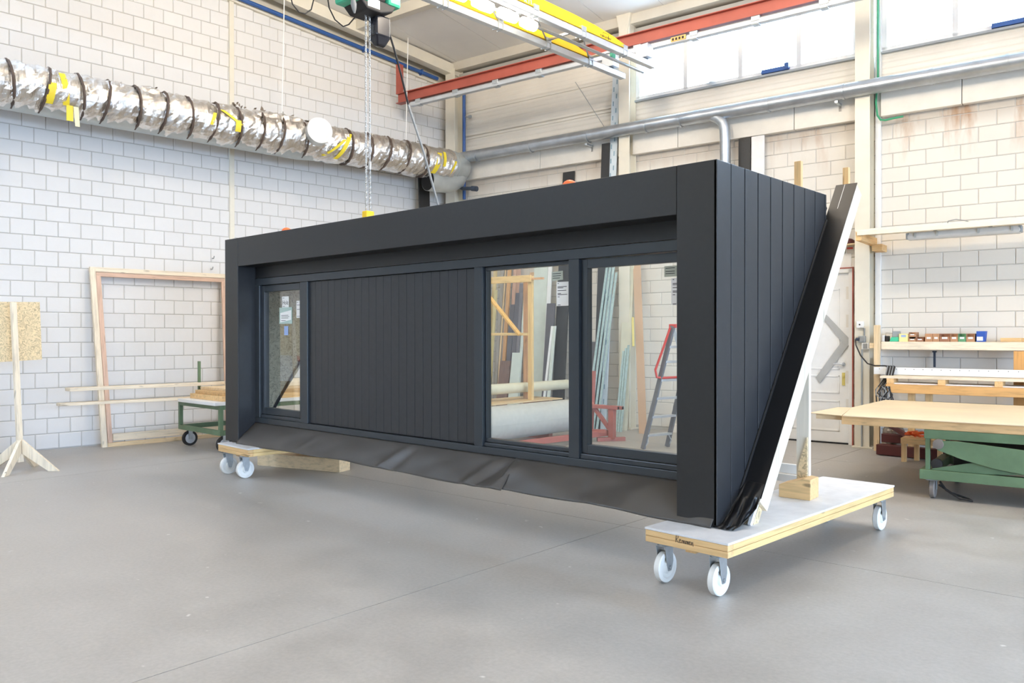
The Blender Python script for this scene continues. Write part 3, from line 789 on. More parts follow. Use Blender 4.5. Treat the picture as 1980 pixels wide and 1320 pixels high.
# ================================================================== DOLLIES
def dolly(label, x, y, yaw, w, ln, z0, z1, wheels, word, group, deck_mat):
    fr = Frame(x, y, yaw)
    t = Thing('wheeled_dolly', label, 'dolly', (w / 2, ln / 2, 0), fr, group)
    t.part('deck', MB().box(-.004, w + .004, -.004, ln + .004, z1 - .014, z1), deck_mat, 'scuffed white plywood deck', bevel=.002)
    zm = (z0 + z1 - .014) / 2
    for a, c in ((z0, zm - .001), (zm + .001, z1 - .015)):
        t.part('edge_board', MB().box(0, w, 0, .06, a, c), wood('x', ORANGEPINE), bevel=.003)
        t.part('edge_board', MB().box(0, w, ln - .06, ln, a, c), wood('x', ORANGEPINE), bevel=.003)
        t.part('edge_board', MB().box(0, .06, .061, ln - .061, a, c), wood('y', ORANGEPINE), bevel=.003)
        t.part('edge_board', MB().box(w - .06, w, .061, ln - .061, a, c), wood('y', (230, 196, 136)), bevel=.003)
    t.part('cross_bearer', MB().box(w * .44, w * .56, .06, ln - .06, z0 - .03, z0 + .02), wood('y', ORANGEPINE))
    for (wx, wy) in wheels:
        r, ww = .098, .046
        ax = Vector((1, 0, 0))
        c = t.part('caster', MB().box(wx - .055, wx + .055, wy - .06, wy + .06, z0 - .009, z0 - .002).lathe((wx, wy, z0 - .03), (0, 0, 1), [(0, .04), (.015, .045), (.022, .03)], 20), M['zinc'], bevel=.002)
        f = MB()
        for sgn in (-1, 1):
            xx = wx + sgn * .034
            f.prism([(xx - .002, wy - .042, z0 - .028), (xx - .002, wy + .045, z0 - .028), (xx - .002, wy + .05, r + .035), (xx - .002, wy + .03, r - .022), (xx - .002, wy - .004, r - .022), (xx - .002, wy - .016, r + .02)], (.004, 0, 0))
        f.box(wx - .036, wx + .036, wy - .042, wy + .045, z0 - .031, z0 - .026)
        t.part('fork', f, M['zinc'], 'zinc plated fork', parent=c, bevel=.002)
        wy2 = wy + .012
        prof = [(-ww/2, .03), (-ww/2, r - .030), (-ww/2 - .001, r - .026), (-ww/2, r - .006), (-ww/2 + .006, r), (ww/2 - .006, r), (ww/2, r - .006), (ww/2 + .001, r - .026), (ww/2 - .006, r - .032), (ww/2 - .008, .042), (ww/2 + .006, .036), (ww/2 + .008, .018)]
        t.part('wheel', MB().lathe((wx, wy2, r), ax, prof, 36), M['nylon'], 'white nylon wheel', parent=c, smooth=True)
        t.part('axle', MB().cyl((wx - .044, wy2, r), (wx + .044, wy2, r), .011, n=12), M['zinc'], parent=c, smooth=True)
    if word:
        strokes, hx, hz, sc = word
        b = MB()
        for st in strokes:
            b.tube([(hx + px * sc, -.0012, hz + pz * sc) for px, pz in st], .0016, 6)
        t.part('handwriting', b, M['ink'], 'black handwritten word', kind='stuff')
    return t
REMMEN = [  # pen strokes of the handwritten word
    [(0, 0), (.05, 1)], [(0, 1), (.35, 1.02), (.42, .78), (.3, .58), (.05, .52), (.45, 0)],
    [(.55, .3), (.85, .35), (.82, .55), (.65, .55), (.55, .3), (.65, .02), (.9, .08)],
    [(1.05, .02), (1.08, .5), (1.1, .35), (1.25, .5), (1.3, .02), (1.33, .35), (1.45, .5), (1.52, .02)],
    [(1.65, .02), (1.68, .5), (1.7, .35), (1.85, .5), (1.9, .02), (1.93, .35), (2.05, .5), (2.1, .02)],
    [(2.2, .3), (2.45, .32), (2.42, .5), (2.28, .5), (2.2, .3), (2.3, .02), (2.5, .05)],
    [(2.62, .0), (2.64, .48), (2.68, .34), (2.85, .48), (2.9, -.1)]]
dolly('wooden dolly under the right end of the black module, with a handwritten word', -2.826, 4.288, -.040, .578, 2.56, .262, .352,
      [(.075, .095), (.455, .095), (.075, 2.45), (.505, 2.45)], (REMMEN, .225, .296, .042), 'dollies under the module', M['deck_white'])
dolly('wooden dolly under the left end of the black module', -8.585, 4.42, -.03, .69, 2.5, .262, .352,
      [(.055, .085), (.44, .085), (.055, 2.4), (.62, 2.4)], None, 'dollies under the module', M['deck_white'])
solo('timber_bearer', MB().bar((-8.86, 5.14, .075), (-7.7, 5.5, .075), .2, .15), wood('x', PINE), 'pale timber lying on the floor behind the left dolly', 'timber', (-8.2, 5.3, 0), bevel=.003)
# timber wedge and prop on the right dolly
solo('timber_block', MB().prism([(-2.622, 5.758, .352), (-2.388, 5.768, .352), (-2.388, 5.768, .500), (-2.44, 5.766, .505), (-2.622, 5.758, .445)], (-.016, .19, 0)), wood('x', ORANGEPINE),
     'short pine block with a cut corner on the right dolly', 'timber', (-2.5, 5.85, .352), bevel=.004)
pp = Thing('timber_prop', 'pale upright prop standing behind the pine block on the right dolly', 'prop', (-2.55, 6.05, .352))
pp.part('post', MB().box(-2.600, -2.505, 6.02, 6.06, .352, 2.5), M['white_wood'])
pp.part('gusset', MB().prism([(-2.60, 6.005, .352), (-2.512, 6.005, .352), (-2.512, 6.005, .78), (-2.575, 6.005, .58)], (0, .014, 0)), M['osb'], 'strand board gusset')

# ================================================================== LEFT SIDE
# strand board on a four-footed stand
st = Thing('board_stand', 'pale wooden post on four splayed feet carrying a strand board, at far left', 'stand', (-10.5, 2.99, 0))
st.part('post', MB().bar((-10.49, 2.99, .10), (-10.66, 2.97, 1.945), .058, .045, (1, .2, 0)), wood('z', WHITEPINE), bevel=.003)
for (dx, dy) in ((.34, .30), (.33, -.27), (-.34, -.30), (-.30, .27)):
    q = MB(); a = Vector((-10.49 + dx * .06, 2.99 + dy * .06, .36)); c = Vector((-10.49 + dx, 2.99 + dy, .0))
    side = Vector((dy, -dx, 0)).normalized() * .017
    down = Vector((dx, dy, 0)).normalized()
    poly = [a - side, a - side - Vector((0, 0, .16)), c - side - down * .12, c - side]
    st.part('foot', q.prism(poly, side * 2), wood('z', WHITEPINE), bevel=.002)
bd = MB(); n = Vector((-.06, -.02, 0))
for_p = [(-10.60, 3.34, 1.30), (-10.64, 3.33, 1.93)]
bd.prism([(-10.93, 2.32, 1.22), (-10.64, 3.265, 1.275), (-10.71, 3.265, 1.96), (-11.0, 2.31, 1.95)], (-.018, .005, 0))
st.part('board', bd, M['osb'], 'strand board panel')

# slatted crate at the left edge
pl = Thing('wooden_crate', 'weathered plank crate standing at the left picture edge by the wall', 'crate', (-11.2, 2.7, 0))
for i in range(3):
    pl.part('plank', MB().box(-11.40, -10.85, 2.78, 2.80, .28 * i + .02, .28 * i + .29), wood('x', (190, 170, 146)), bevel=.003)
pl.part('upright', MB().box(-10.85, -10.82, 2.77, 2.86, 0, .86), wood('z', (178, 156, 130)), bevel=.003)
pl.part('upright', MB().box(-11.43, -11.40, 2.77, 2.86, 0, .86), wood('z', (178, 156, 130)), bevel=.003)
for i in range(3):
    pl.part('plank', MB().box(-11.40, -10.85, 2.40, 2.42, .28 * i + .02, .28 * i + .29), wood('x', (190, 170, 146)), bevel=.003)

# big timber frame leaning on the left wall (x = off the wall, y = along)
fr_ = Thing('timber_frame', 'large rectangular pale timber surround leaning on the left block wall', 'frame', (.2, 5.3, 0), LW)
lo_, hi_ = .25, .055
def leanx(z): return lo_ + (hi_ - lo_) * z / 2.52
tl0, tl1 = 4.40, 4.31        # left member leans a little sideways
tr0, tr1 = 6.25, 6.27
fr_.part('stile', MB().prism([(leanx(0), tl0, 0), (leanx(0), tl0 + .072, 0), (leanx(2.5), tl1 + .072, 2.5), (leanx(2.5), tl1, 2.5)], (.05, 0, 0)), wood('z', WHITEPINE), bevel=.003)
fr_.part('stile', MB().prism([(leanx(0), tr0, 0), (leanx(0), tr0 + .072, 0), (leanx(2.5), tr1 + .072, 2.5), (leanx(2.5), tr1, 2.5)], (.05, 0, 0)), wood('z', WHITEPINE), bevel=.003)
fr_.part('rail', MB().box(leanx(2.5), leanx(2.5) + .05, tl1, tr1 + .072, 2.46, 2.525), wood('y', WHITEPINE), bevel=.003)
fr_.part('rail', MB().box(leanx(0), leanx(0) + .05, tl0 + .073, tr0, .0, .055), wood('y', PINE), bevel=.003)
fr_.part('rail', MB().box(leanx(0) - .05, leanx(0), tl0 + .16, tr0, .075, .17), wood('y', WHITEPINE), bevel=.003)
fr_.part('lining', MB().prism([(leanx(0) + .03, tl0 + .074, .06), (leanx(0) + .03, tl0 + .135, .06), (leanx(2.4) + .03, tl1 + .135, 2.40), (leanx(2.4) + .03, tl1 + .074, 2.40)], (.03, 0, 0)), wood('z', REDPINE), 'reddish inner lining strip', bevel=.002)
fr_.part('lining', MB().prism([(leanx(0) + .03, tr0 - .055, .06), (leanx(0) + .03, tr0 - .002, .06), (leanx(2.4) + .03, tr1 - .002, 2.40), (leanx(2.4) + .03, tr1 - .055, 2.40)], (.03, 0, 0)), wood('z', REDPINE), 'reddish inner lining strip', bevel=.002)
fr_.part('lining', MB().box(leanx(2.4) + .02, leanx(2.4) + .055, tl1 + .075, tr1 - .002, 2.395, 2.452), wood('y', REDPINE), 'reddish inner lining strip', bevel=.002)

# green cart with boards
gc = Thing('green_cart', 'green steel cart with rubber wheels loaded with boards beside the module', 'cart', (-10.7, 6.2, 0))
cx0, cx1, cy0, cy1 = -11.26, -10.05, 5.20, 7.3
zb0, zb1, zt0, zt1 = .235, .30, .575, .635
g = MB()
for (z0, z1) in ((zb0, zb1), (zt0, zt1)):
    g = MB().box(cx0, cx1, cy0, cy0 + .05, z0, z1).box(cx0, cx1, cy1 - .05, cy1, z0, z1).box(cx0, cx0 + .05, cy0 + .05, cy1 - .05, z0, z1).box(cx1 - .05, cx1, cy0 + .05, cy1 - .05, z0, z1)
    gc.part('frame_ring', g, M['green'], bevel=.003)
for (x, y) in ((cx0, cy0), (cx1 - .05, cy0), (cx0, cy1 - .05), (cx1 - .05, cy1 - .05)):
    gc.part('post', MB().box(x, x + .05, y, y + .05, zb1, zt0), M['green'], bevel=.003)
gc.part('stake', MB().box(cx0 + .01, cx0 + .045, cy0 + .28, cy0 + .315, zt1, 1.19), M['green'], bevel=.003)
gc.part('deck', MB().box(cx0 + .05, cx1 - .05, cy0 + .05, cy1 - .05, zt0 + .02, zt1 - .01), wood('y', (200, 180, 150)))
for (x, y) in ((cx0 + .10, cy0 + .12), (cx1 - .12, cy0 + .12), (cx0 + .10, cy1 - .12), (cx1 - .12, cy1 - .12)):
    c = gc.part('caster', MB().box(x - .05, x + .05, y - .05, y + .05, zb0 - .012, zb0).box(x - .032, x - .028, y - .03, y + .03, .09, zb0 - .012).box(x + .028, x + .032, y - .03, y + .03, .09, zb0 - .012), M['zinc'])
    gc.part('wheel', MB().lathe((x, y, .105), (1, 0, 0), [(-.022, .072), (-.024, .105), (.024, .105), (.022, .072)], 28), M['rubber'], parent=c, smooth=True)
    gc.part('hub', MB().lathe((x, y, .105), (1, 0, 0), [(-.026, .02), (-.022, .074), (.022, .074), (.027, .022)], 24), M['alu'], parent=c, smooth=True)
def board(label, x0, x1, y0, y1, z0, z1, mat, group='boards on the green cart', slope=0):
    solo('board', MB().prism([(x0, y0, z0 + slope), (x1, y0, z0 + slope), (x1, y0, z1 + slope), (x0, y0, z1 + slope)], (0, y1 - y0, -slope)), mat, label, 'board', ((x0 + x1) / 2, (y0 + y1) / 2, z0), group=group, bevel=.003)
board('long pale board jutting out lowest from the green cart', -11.27, -11.13, 3.62, 6.9, .636, .672, wood('y', WHITEPINE), slope=.03)
board('white edged board across the front of the green cart top', -11.10, -10.02, 5.12, 7.25, .636, .680, M['white'])
board('brown board with a slanted end on the green cart', -11.02, -10.10, 5.26, 7.2, .681, .75, wood('y', ORANGEPINE))
board('brown board above the slanted end board on the green cart', -10.95, -10.12, 5.30, 7.1, .751, .80, wood('y', (206, 168, 116)))
board('pale wide board second from the top on the green cart', -11.0, -10.15, 5.40, 7.2, .801, .838, wood('y', PINE))
board('longest pale board jutting out on top of the green cart', -11.26, -11.08, 3.72, 7.0, .839, .880, wood('y', WHITEPINE), slope=.012)
board('pale board lying topmost at the back of the green cart', -10.98, -10.2, 5.75, 7.1, .839, .90, wood('y', WHITEPINE))

# fire extinguisher on the left wall
fe = Thing('fire_extinguisher', 'red fire extinguisher on the left wall, mirrored in the small module window', 'extinguisher', (.1, 1.92, 1.1), LW)
fe.part('cylinder', MB().lathe((.115, 1.92, 1.12), (0, 0, 1), [(0, .06), (.02, .078), (.36, .078), (.41, .05), (.43, .022), (.46, .022)], 24), M['red_gloss'], smooth=True)
fe.part('label', MB().lathe((.115, 1.92, 1.30), (0, 0, 1), [(0, .0785), (.12, .0785)], 24), M['tape'], 'yellow instruction label', smooth=True)
fe.part('lever', MB().box(.09, .16, 1.90, 1.94, 1.585, 1.60).box(.06, .14, 1.905, 1.935, 1.55, 1.565), M['rubber'])
fe.part('hose', MB().tube([(.11, 1.94, 1.56), (.14, 2.02, 1.52), (.12, 2.02, 1.35), (.11, 2.01, 1.2)], .01, 8), M['rubber'], smooth=True)
fe.part('bracket', MB().box(.005, .036, 1.87, 1.97, 1.15, 1.5), M['grey'])
nb_ = Thing('notice_board', 'green framed notice sheet beside the fire extinguisher on the left wall', 'notice', (.01, 2.35, 1.9), LW)
nb_.part('frame', MB().box(.002, .02, 2.15, 2.55, 1.75, 2.05), M['green'], bevel=.004)
nb_.part('sheet', MB().box(.02, .022, 2.19, 2.51, 1.79, 2.01), M['paper'])
solo('wall_hook', MB().tube([(0, 6.12, 2.77), (.05, 6.12, 2.765), (.07, 6.12, 2.80)], .008, 8), M['grey'], 'small upper steel hook on the left wall above the timber surround', 'hook', (.02, 6.12, 2.77), LW, 'wall hooks')
solo('wall_hook', MB().tube([(0, 6.10, 2.60), (.05, 6.10, 2.595), (.07, 6.10, 2.63)], .008, 8), M['grey'], 'small lower steel hook on the left wall above the timber surround', 'hook', (.02, 6.10, 2.6), LW, 'wall hooks')

# ================================================================== INSULATED DUCT ALONG THE LEFT WALL
dz, doff = 4.765, .60
du = Thing('ventilation_duct', 'large crinkled silver foil wrapped ventilation duct along the left wall', 'duct', (doff, 6, dz), LW)
def duct_z(t): return 4.725 + .035 * min(1, max(0, (t - 7.0) / 2.0))
def duct_r(t, a):
    return .296 + .010 * math.sin(t * 7.1 + a * 2) + .008 * math.sin(t * 15.3 - a * 3) + .006 * math.sin(t * 31 + a * 5) + .005 * math.sin(t * 53 - a * 7)
T0, T1, NA = -3.0, 10.42, 40
ties = [-2.6, -2.1, -1.7, -1.2, -.8, -.35, .1, .5, .95, 1.4, 1.8, 2.25, 2.7, 3.2, 3.593, 4.004, 4.32, 4.724, 5.085, 5.447, 5.818, 6.181, 6.551, 6.884, 7.294, 8.143, 8.538, 8.917, 9.334, 9.744]
rng = random.Random(3)
nt_ = 330
crk = [[rng.uniform(-1, 1) for _ in range(NA)] for _ in range(nt_ + 1)]
bul = {8: .03, 23: .05}
def foil(i, j):
    t = T0 + (T1 - T0) * i / nt_; a = 2 * math.pi * j / NA
    dmin = min(abs(t - q) for q in ties)
    dc = duct_z(t)
    r = duct_r(t, a) + crk[i][j % NA] * .006 - .022 * math.exp(-(dmin / .035) ** 2)
    if t > 6.5 and t < 7.3 and 0.8 < a < 2.4: r += .035
    if 4.75 < t < 5.05 and .9 < a < 2.2: r += .03
    return Vector((doff + r * math.cos(a), t, dc + r * math.sin(a)))
fb = MB()
fb.v = [tuple(foil(i, j)) for i in range(nt_ + 1) for j in range(NA)]
fb.f = [(i*NA+j, i*NA+(j+1)%NA, (i+1)*NA+(j+1)%NA, (i+1)*NA+j) for i in range(nt_) for j in range(NA)]
du.part('foil_jacket', fb, M['foil'], 'crinkled silver foil jacket')
ib = MB().tube([(doff - .03, -3, 4.62), (doff - .03, 7.3, 4.62), (doff, 8.6, 4.73), (doff, 10.45, dz + .01)], .215, 32)
du.part('inner_pipe', ib, M['galv_dull'], 'bare galvanised pipe', smooth=True)
for t in ties:
    if t < 1.5: continue
    tb = MB(); pts = []
    tilt = rng.uniform(-.05, .05); gap = rng.uniform(.2, .6)
    for k in range(41):
        a = -2.0 + (4.9 - gap) * k / 40
        r = .293 + .006 * math.sin(k * 1.7)
        pts.append((doff + r * math.cos(a), t + tilt * math.sin(a) + .02 * math.sin(a * .5), duct_z(t) + r * math.sin(a)))
    du.part('tie', tb.tube(pts, .018, 6), M['tie'], smooth=True)
# ragged foil tufts
for (t, a, sz) in ((5.0, 1.75, .10), (6.62, 1.6, .14), (7.05, 1.65, .12), (6.28, 1.5, .10), (7.55, 1.5, .14), (4.62, 1.8, .06), (9.7, 1.6, .07)):
    b = MB(); c = Vector((doff + .29 * math.cos(a), t, duct_z(t) + .29 * math.sin(a)))
    for k in range(12):
        p = c + Vector((rng.uniform(-.05, .05), rng.uniform(-sz, sz), rng.uniform(-.02, .05)))
        u = Vector((rng.uniform(-1, 1), rng.uniform(-1, 1), rng.uniform(-.3, 1))).normalized() * sz * .55
        v = Vector((rng.uniform(-1, 1), rng.uniform(-1, 1), rng.uniform(-.2, .6))).normalized() * sz * .45
        b.add([p, p + u, p + v, p + u * .6 + v * .8], [(0, 1, 3), (0, 3, 2)])
    du.part('foil_tuft', b, M['foil_dark'], 'ragged torn foil edge')
def arc(t, a0, a1, w, skew, name, mat, label, r=.306, parent=None):
    b = MB(); n = 14
    for k in range(n + 1):
        a = a0 + (a1 - a0) * k / n; tt = t + skew * (k / n - .5)
        for s in (-w / 2, w / 2):
            b.v.append((doff + r * math.cos(a), tt + s, duct_z(tt) + r * math.sin(a)))
    b.f = [(2*k, 2*k+1, 2*k+3, 2*k+2) for k in range(n)]
    du.part(name, b, mat, label, solid=.004)
for (t, a0, a1, w, sk) in ((3.62, -.75, .15, .09, .03), (3.78, -.7, .75, .075, -.05), (5.74, -.35, .25, .05, .05), (6.02, -.1, .5, .07, -.28), (6.12, -.45, .1, .085, .0),
                           (7.80, -.95, .15, .06, .35), (7.98, -1.05, .55, .075, .22), (9.96, -.9, .45, .10, .10), (10.12, -.35, .6, .06, .03), (10.33, -.75, .1, .045, .10)):
    arc(t, a0, a1, w, sk, 'tape', M['tape'], 'yellow tape')
du.part('tape', MB().box(.86, .866, 3.80, 3.88, 4.33, 4.53), M['tape'], 'yellow hanging tape end')
du.part('tag', MB().prism([(.875, 3.88, 4.52), (.875, 3.94, 4.52), (.875, 3.955, 4.27), (.875, 3.90, 4.27)], (.003, 0, 0)), M['tag'], 'pale yellow hanging tag')
# side branch with lid
du.part('branch', MB().cyl((.62, 7.52, dz + .01), (1.06, 7.40, dz + .04), .20, n=36), M['zinc_pale'], 'capped grey branch stub', smooth=True)
du.part('branch_rim', MB().cyl((1.055, 7.4005, dz + .04), (1.07, 7.397, dz + .041), .205, n=36), M['zinc_pale'], 'branch lid', smooth=True)
# bare end elbow turning down
du.part('end_sleeve', MB().lathe((doff, 10.35, dz + .005), (0, 1, 0), [(0, .272), (.16, .272), (.165, .282), (.19, .282), (.195, .272), (.36, .272), (.44, .25), (.5, .2), (.53, .1)], 36), M['galv_dull'], 'bare galvanised end', smooth=True)
du.part('lower_elbow', MB().tube([(doff, 10.70, dz - .10), (doff, 10.64, dz - .24), (doff, 10.45, dz - .33), (doff, 10.2, dz - .35), (doff, 9.95, dz - .35)], .185, 28), M['galv_dull'], 'short lower pipe with open end', smooth=True)
du.part('lower_mouth', MB().cyl((doff, 9.95, dz - .35), (doff, 9.945, dz - .35), .178, n=28), M['gap'], 'dark open pipe mouth')
for (t, zt) in ((6.995, 7.16), (9.45, 6.93), (1.5, 7.7)):
    du.part('hanger_rod', MB().cyl((doff, t, dz + .27), (doff, t + .05, zt), .009, n=8), M['white'], 'white hanger rod', smooth=True)
# blue pipes
bp = MB().tube([(.10, -2, 7.70), (.10, 10.60, 6.55)], .034, 12)
for t in (8.9, 10.2): bp.box(.02, .14, t - .015, t + .015, 7.517 - .0913 * t - .05, 7.517 - .0913 * t + .05)
solo('blue_pipe', bp, M['blue'], 'long thin blue pipe sloping along the top of the left wall', 'pipe', (.1, 6, 6.97), LW, smooth=True)
solo('blue_pipe', MB().tube([(-11.40, -.10, 6.45), (-11.40, -.10, 4.2)], .032, 12), M['blue'], 'vertical blue pipe in the room corner', 'pipe', (-11.40, -.1, 5), BW, smooth=True)
solo('pipe_clip', MB().tube([(-11.40, -.10, 5.80), (-11.25, -.10, 5.77)], .010, 8).box(-11.28, -11.22, -.12, -.08, 5.75, 5.80), M['plastic_grey'], 'small grey bracket on the vertical blue pipe', 'bracket', (-11.3, -.1, 5.78), BW)
solo('hose_stub', MB().tube([(-11.42, -.25, 4.62), (-11.40, -.3, 4.42), (-11.25, -.32, 4.36), (-11.0, -.34, 4.33)], .035, 10).tube([(-11.0, -.34, 4.33), (-10.88, -.34, 4.31)], .05, 10), M['hose'], 'dark hose stub with valve under the duct end', 'hose', (-11.2, -.3, 4.36), BW, smooth=True)
solo('black_panel', MB().prism([(.42, 10.02, 0), (.42, 10.26, 0), (.20, 10.28, 4.62), (.20, 10.03, 4.62)], (.03, 0, 0)), M['black'], 'tall black board leaning in the corner under the foil duct', 'board', (.4, 10.1, 0), LW)

# ================================================================== EXTRACTION PIPE ALONG THE BACK WALL
ep = Thing('extraction_pipe', 'long bare silver extraction pipe running along the back wall', 'pipe', (-6, -.30, 4.94), BW)
ep.part('pipe', MB().tube([(-11.55, -.30, 4.955), (3.5, -.30, 4.925)], .103, 28), M['galv'], smooth=True)
for s in (-10.9, -9.65, -8.45, -7.35, -6.75, -5.35, -4.3, -3.2, -2.35, -.8, 1):
    ep.part('joint_ring', MB().tube([(s - .016, -.30, 4.937), (s + .016, -.30, 4.937)], .110, 28), M['galv'], smooth=True)
for s in (-8.5, -4.4, -1.5):
    ep.part('wall_bracket', MB().box(s - .02, s + .02, -.30, -.08, 4.80, 4.83).box(s - .02, s + .02, -.10, -.09, 4.72, 4.83), M['zinc'])
br = [(-6.25, -.30, 4.93), (-6.12, -.30, 4.86), (-6.05, -.30, 4.78), (-6.025, -.30, 4.68), (-6.02, -.30, 4.55)]
ep.part('branch_elbow', MB().tube(br, .082, 24), M['galv'], 'elbow to the down pipe', smooth=True)
ep.part('down_pipe', MB().tube([(-6.02, -.30, 4.60), (-6.02, -.30, 2.4)], .080, 24), M['galv'], smooth=True)
for s in (-8.42,):
    solo('tension_wire', MB().tube([(-8.87, -.06, 6.0), (-8.2, -.1, 5.02)], .005, 6), M['grey'], 'thin slanting wire on the cream sheets', 'wire', (-8.5, -.1, 5.5), BW)
solo('green_cable', MB().tube([(-3.905, -.08, 6.9), (-3.905, -.08, 5.1), (-3.92, -.13, 4.76), (-3.90, -.13, 4.58), (-3.86, -.13, 4.51), (-3.80, -.13, 4.495), (-3.70, -.11, 4.51), (-3.58, -.09, 4.52)], .014, 8), M['green_cable'], 'green cable hanging down beside the socket column', 'cable', (-3.9, -.1, 5), BW, smooth=True)

# ================================================================== CRANE
rl = Thing('crane_rail', 'red steel crane runway beam along the back wall with a silver rail below', 'crane rail', (-6, -1.5, 5.9), BW)
RY = -1.5
rb = MB().box(-11.78, 6, RY - .005, RY + .005, 5.797, 5.955)
rl.part('web', rb, M['red'])
rl.part('top_flange', MB().box(-11.78, 6, RY - .065, RY + .065, 5.955, 5.967), M['red'])
rl.part('bottom_flange', MB().box(-11.78, 6, RY - .065, RY + .065, 5.785, 5.797), M['red'])
rl.part('end_hanger', MB().box(-11.79, -11.70, RY - .05, RY + .05, 5.97, 6.5), M['red'])
rl.part('profile_rail', MB().prism([(-11.45, RY - .045, 5.685), (-11.45, RY + .045, 5.685), (-11.45, RY + .045, 5.75), (-11.45, RY + .025, 5.772), (-11.45, RY - .025, 5.772), (-11.45, RY - .045, 5.75)], (17, 0, 0)), M['alu'], 'silver profile rail', bevel=.008)
s = -11.25
while s < 5:
    rl.part('hanger_clip', MB().box(s - .06, s + .06, RY - .052, RY + .052, 5.72, 5.80).box(s - .05, s + .05, RY - .056, RY + .05, 5.672, 5.684), M['zinc'], bevel=.004)
    s += .88
lb = rl.part('warning_label', MB().box(-6.31, -6.08, RY - .0555, RY - .0525, 5.70, 5.765), M['warn'], 'orange warning label')
pb = MB()
for k in range(4): pb.box(-6.29 + .05 * k, -6.26 + .05 * k, RY - .0565, RY - .0552, 5.715, 5.75)
rl.part('print', pb, M['ink'], parent=lb, kind='stuff')

cr = Thing('bridge_crane', 'yellow double girder bridge crane with silver rails and lamps under the roof', 'crane', (-6.7, 7.0, 5.5))
XA, XB = -7.02, -6.43
def profile(x, y0, y1):
    return MB().prism([(x - .045, y0, 5.392), (x + .045, y0, 5.392), (x + .045, y0, 5.465), (x + .026, y0, 5.488), (x - .026, y0, 5.488), (x - .045, y0, 5.465)], (0, y1 - y0, 0))
cr.part('profile_rail', profile(XA, -6, 10.05), M['alu'], 'silver profile rail', bevel=.008)
cr.part('profile_rail', profile(XB, -6, 9.95), M['alu'], 'silver profile rail', bevel=.008)
def girder(x, ye):
    pts = [(x - .006, -6, 5.488), (x - .006, ye, 5.488), (x - .006, ye, 5.545), (x - .006, ye - .3, 5.595), (x - .006, ye - .7, 5.632), (x - .006, ye - 1.2, 5.648), (x - .006, -6, 5.65)]
    return MB().prism(pts, (.012, 0, 0))
gA = cr.part('girder', girder(XA, 9.25), M['yellow'])
gB = cr.part('girder', girder(XB, 9.30), M['yellow'])
for gx, ye, gp in ((XA, 9.25, gA), (XB, 9.30, gB)):
    cr.part('flange', MB().box(gx - .04, gx + .04, -6, ye - .02, 5.489, 5.499), M['yellow'], parent=gp)
    y = 9.2
    while y > -5.5:
        cr.part('clip', MB().box(gx - .052, gx + .052, y - .05, y + .05, 5.46, 5.525).box(gx - .054, gx + .054, y - .045, y - .035, 5.382, 5.525).box(gx - .054, gx + .054, y + .035, y + .045, 5.382, 5.525), M['zinc'], parent=gp)
        y -= .93
# mid tube and lattice
cr.part('mid_tube', MB().tube([(-6.66, -6, 5.42), (-6.66, 10.05, 5.42)], .022, 10), M['galv'], smooth=True)
y = 9.2
while y > -5:
    cr.part('brace', MB().bar((XA + .04, y, 5.50), (XB - .04, y, 5.50), .03, .03), M['galv'])
    cr.part('brace', MB().bar((XA + .04, y, 5.50), (-6.66, y - .12, 5.44), .022, .022), M['galv'])
    cr.part('brace', MB().bar((XA + .04, y - .05, 5.50), (XB - .04, y - .88, 5.50), .016, .016), M['galv'])
    y -= .93
for gx in (XA, XB): cr.part('end_carriage', MB().box(gx - .10, gx + .10, 9.66, 9.80, 5.49, 5.67), M['alu'])
cr.part('cable_clip', MB().box(-6.72, -6.68, 9.30, 9.38, 5.46, 5.56), M['hoist_green'], 'small green cable clip')
for (y0, y1) in ((6.05, 6.40), (6.50, 6.83), (6.92, 7.25), (7.32, 7.60)):
    cr.part('lamp', MB().lathe((-6.615, y0, 5.385), (0, 1, 0), [(0, .02), (.03, .06), ((y1 - y0) * .5, .068), (y1 - y0 - .03, .06), (y1 - y0, .02)], 16), M['lamp_on'], 'lit crane lamp', smooth=True)
# lettering on the girder
cr.text('lettering', 'kh', .155, M['blue_letter'], (XB + .0072, 7.31, 5.555), (R(90), 0, R(90)), gB, .0008, 'RIGHT', 'pale blue girder lettering')
cr.text('lettering', 'remeder', .072, M['ink'], (XB + .0072, 8.80, 5.536), (R(90), 0, R(90)), gB, .0008, 'CENTER', 'small dark logo lettering')
lg = MB()
for (y0, y1, z0, z1) in ((8.735, 8.865, 5.490, 5.494), (8.735, 8.865, 5.586, 5.590), (8.735, 8.74, 5.49, 5.59), (8.86, 8.865, 5.49, 5.59)): lg.box(XB + .006, XB + .0075, y0, y1, z0, z1)
cr.part('logo_outline', lg, M['ink'], parent=gB)

# chain hoist
HX, HY = -6.72, 5.10
ho = Thing('chain_hoist', 'teal and black electric chain hoist hanging under the crane with two chains', 'hoist', (HX, HY, 4.9))
ho.part('housing', MB().prism([(HX - .15, HY - .20, 4.96), (HX - .15, HY + .26, 4.96), (HX - .15, HY + .20, 4.88), (HX - .15, HY + .05, 4.83), (HX - .15, HY - .12, 4.83), (HX - .15, HY - .2, 4.9)], (.30, 0, 0)), M['rubber'], 'black lower housing', bevel=.015)
for (a, c, z) in ((HY - .30, HY - .10, 4.90), (HY + .13, HY + .30, 4.94)): ho.part('cover', MB().box(HX - .17, HX + .17, a, c, z, 5.22), M['hoist_green'], 'teal end cover', bevel=.03)
ho.part('motor', MB().box(HX - .14, HX + .14, HY - .1, HY + .12, 4.96, 5.26), M['rubber'], bevel=.02)
ho.part('suspension', MB().box(HX - .04, HX + .04, HY - .05, HY + .05, 5.2, 5.39).box(HX - .30, HX + .30, HY - .04, HY + .04, 5.35, 5.385), M['zinc'])
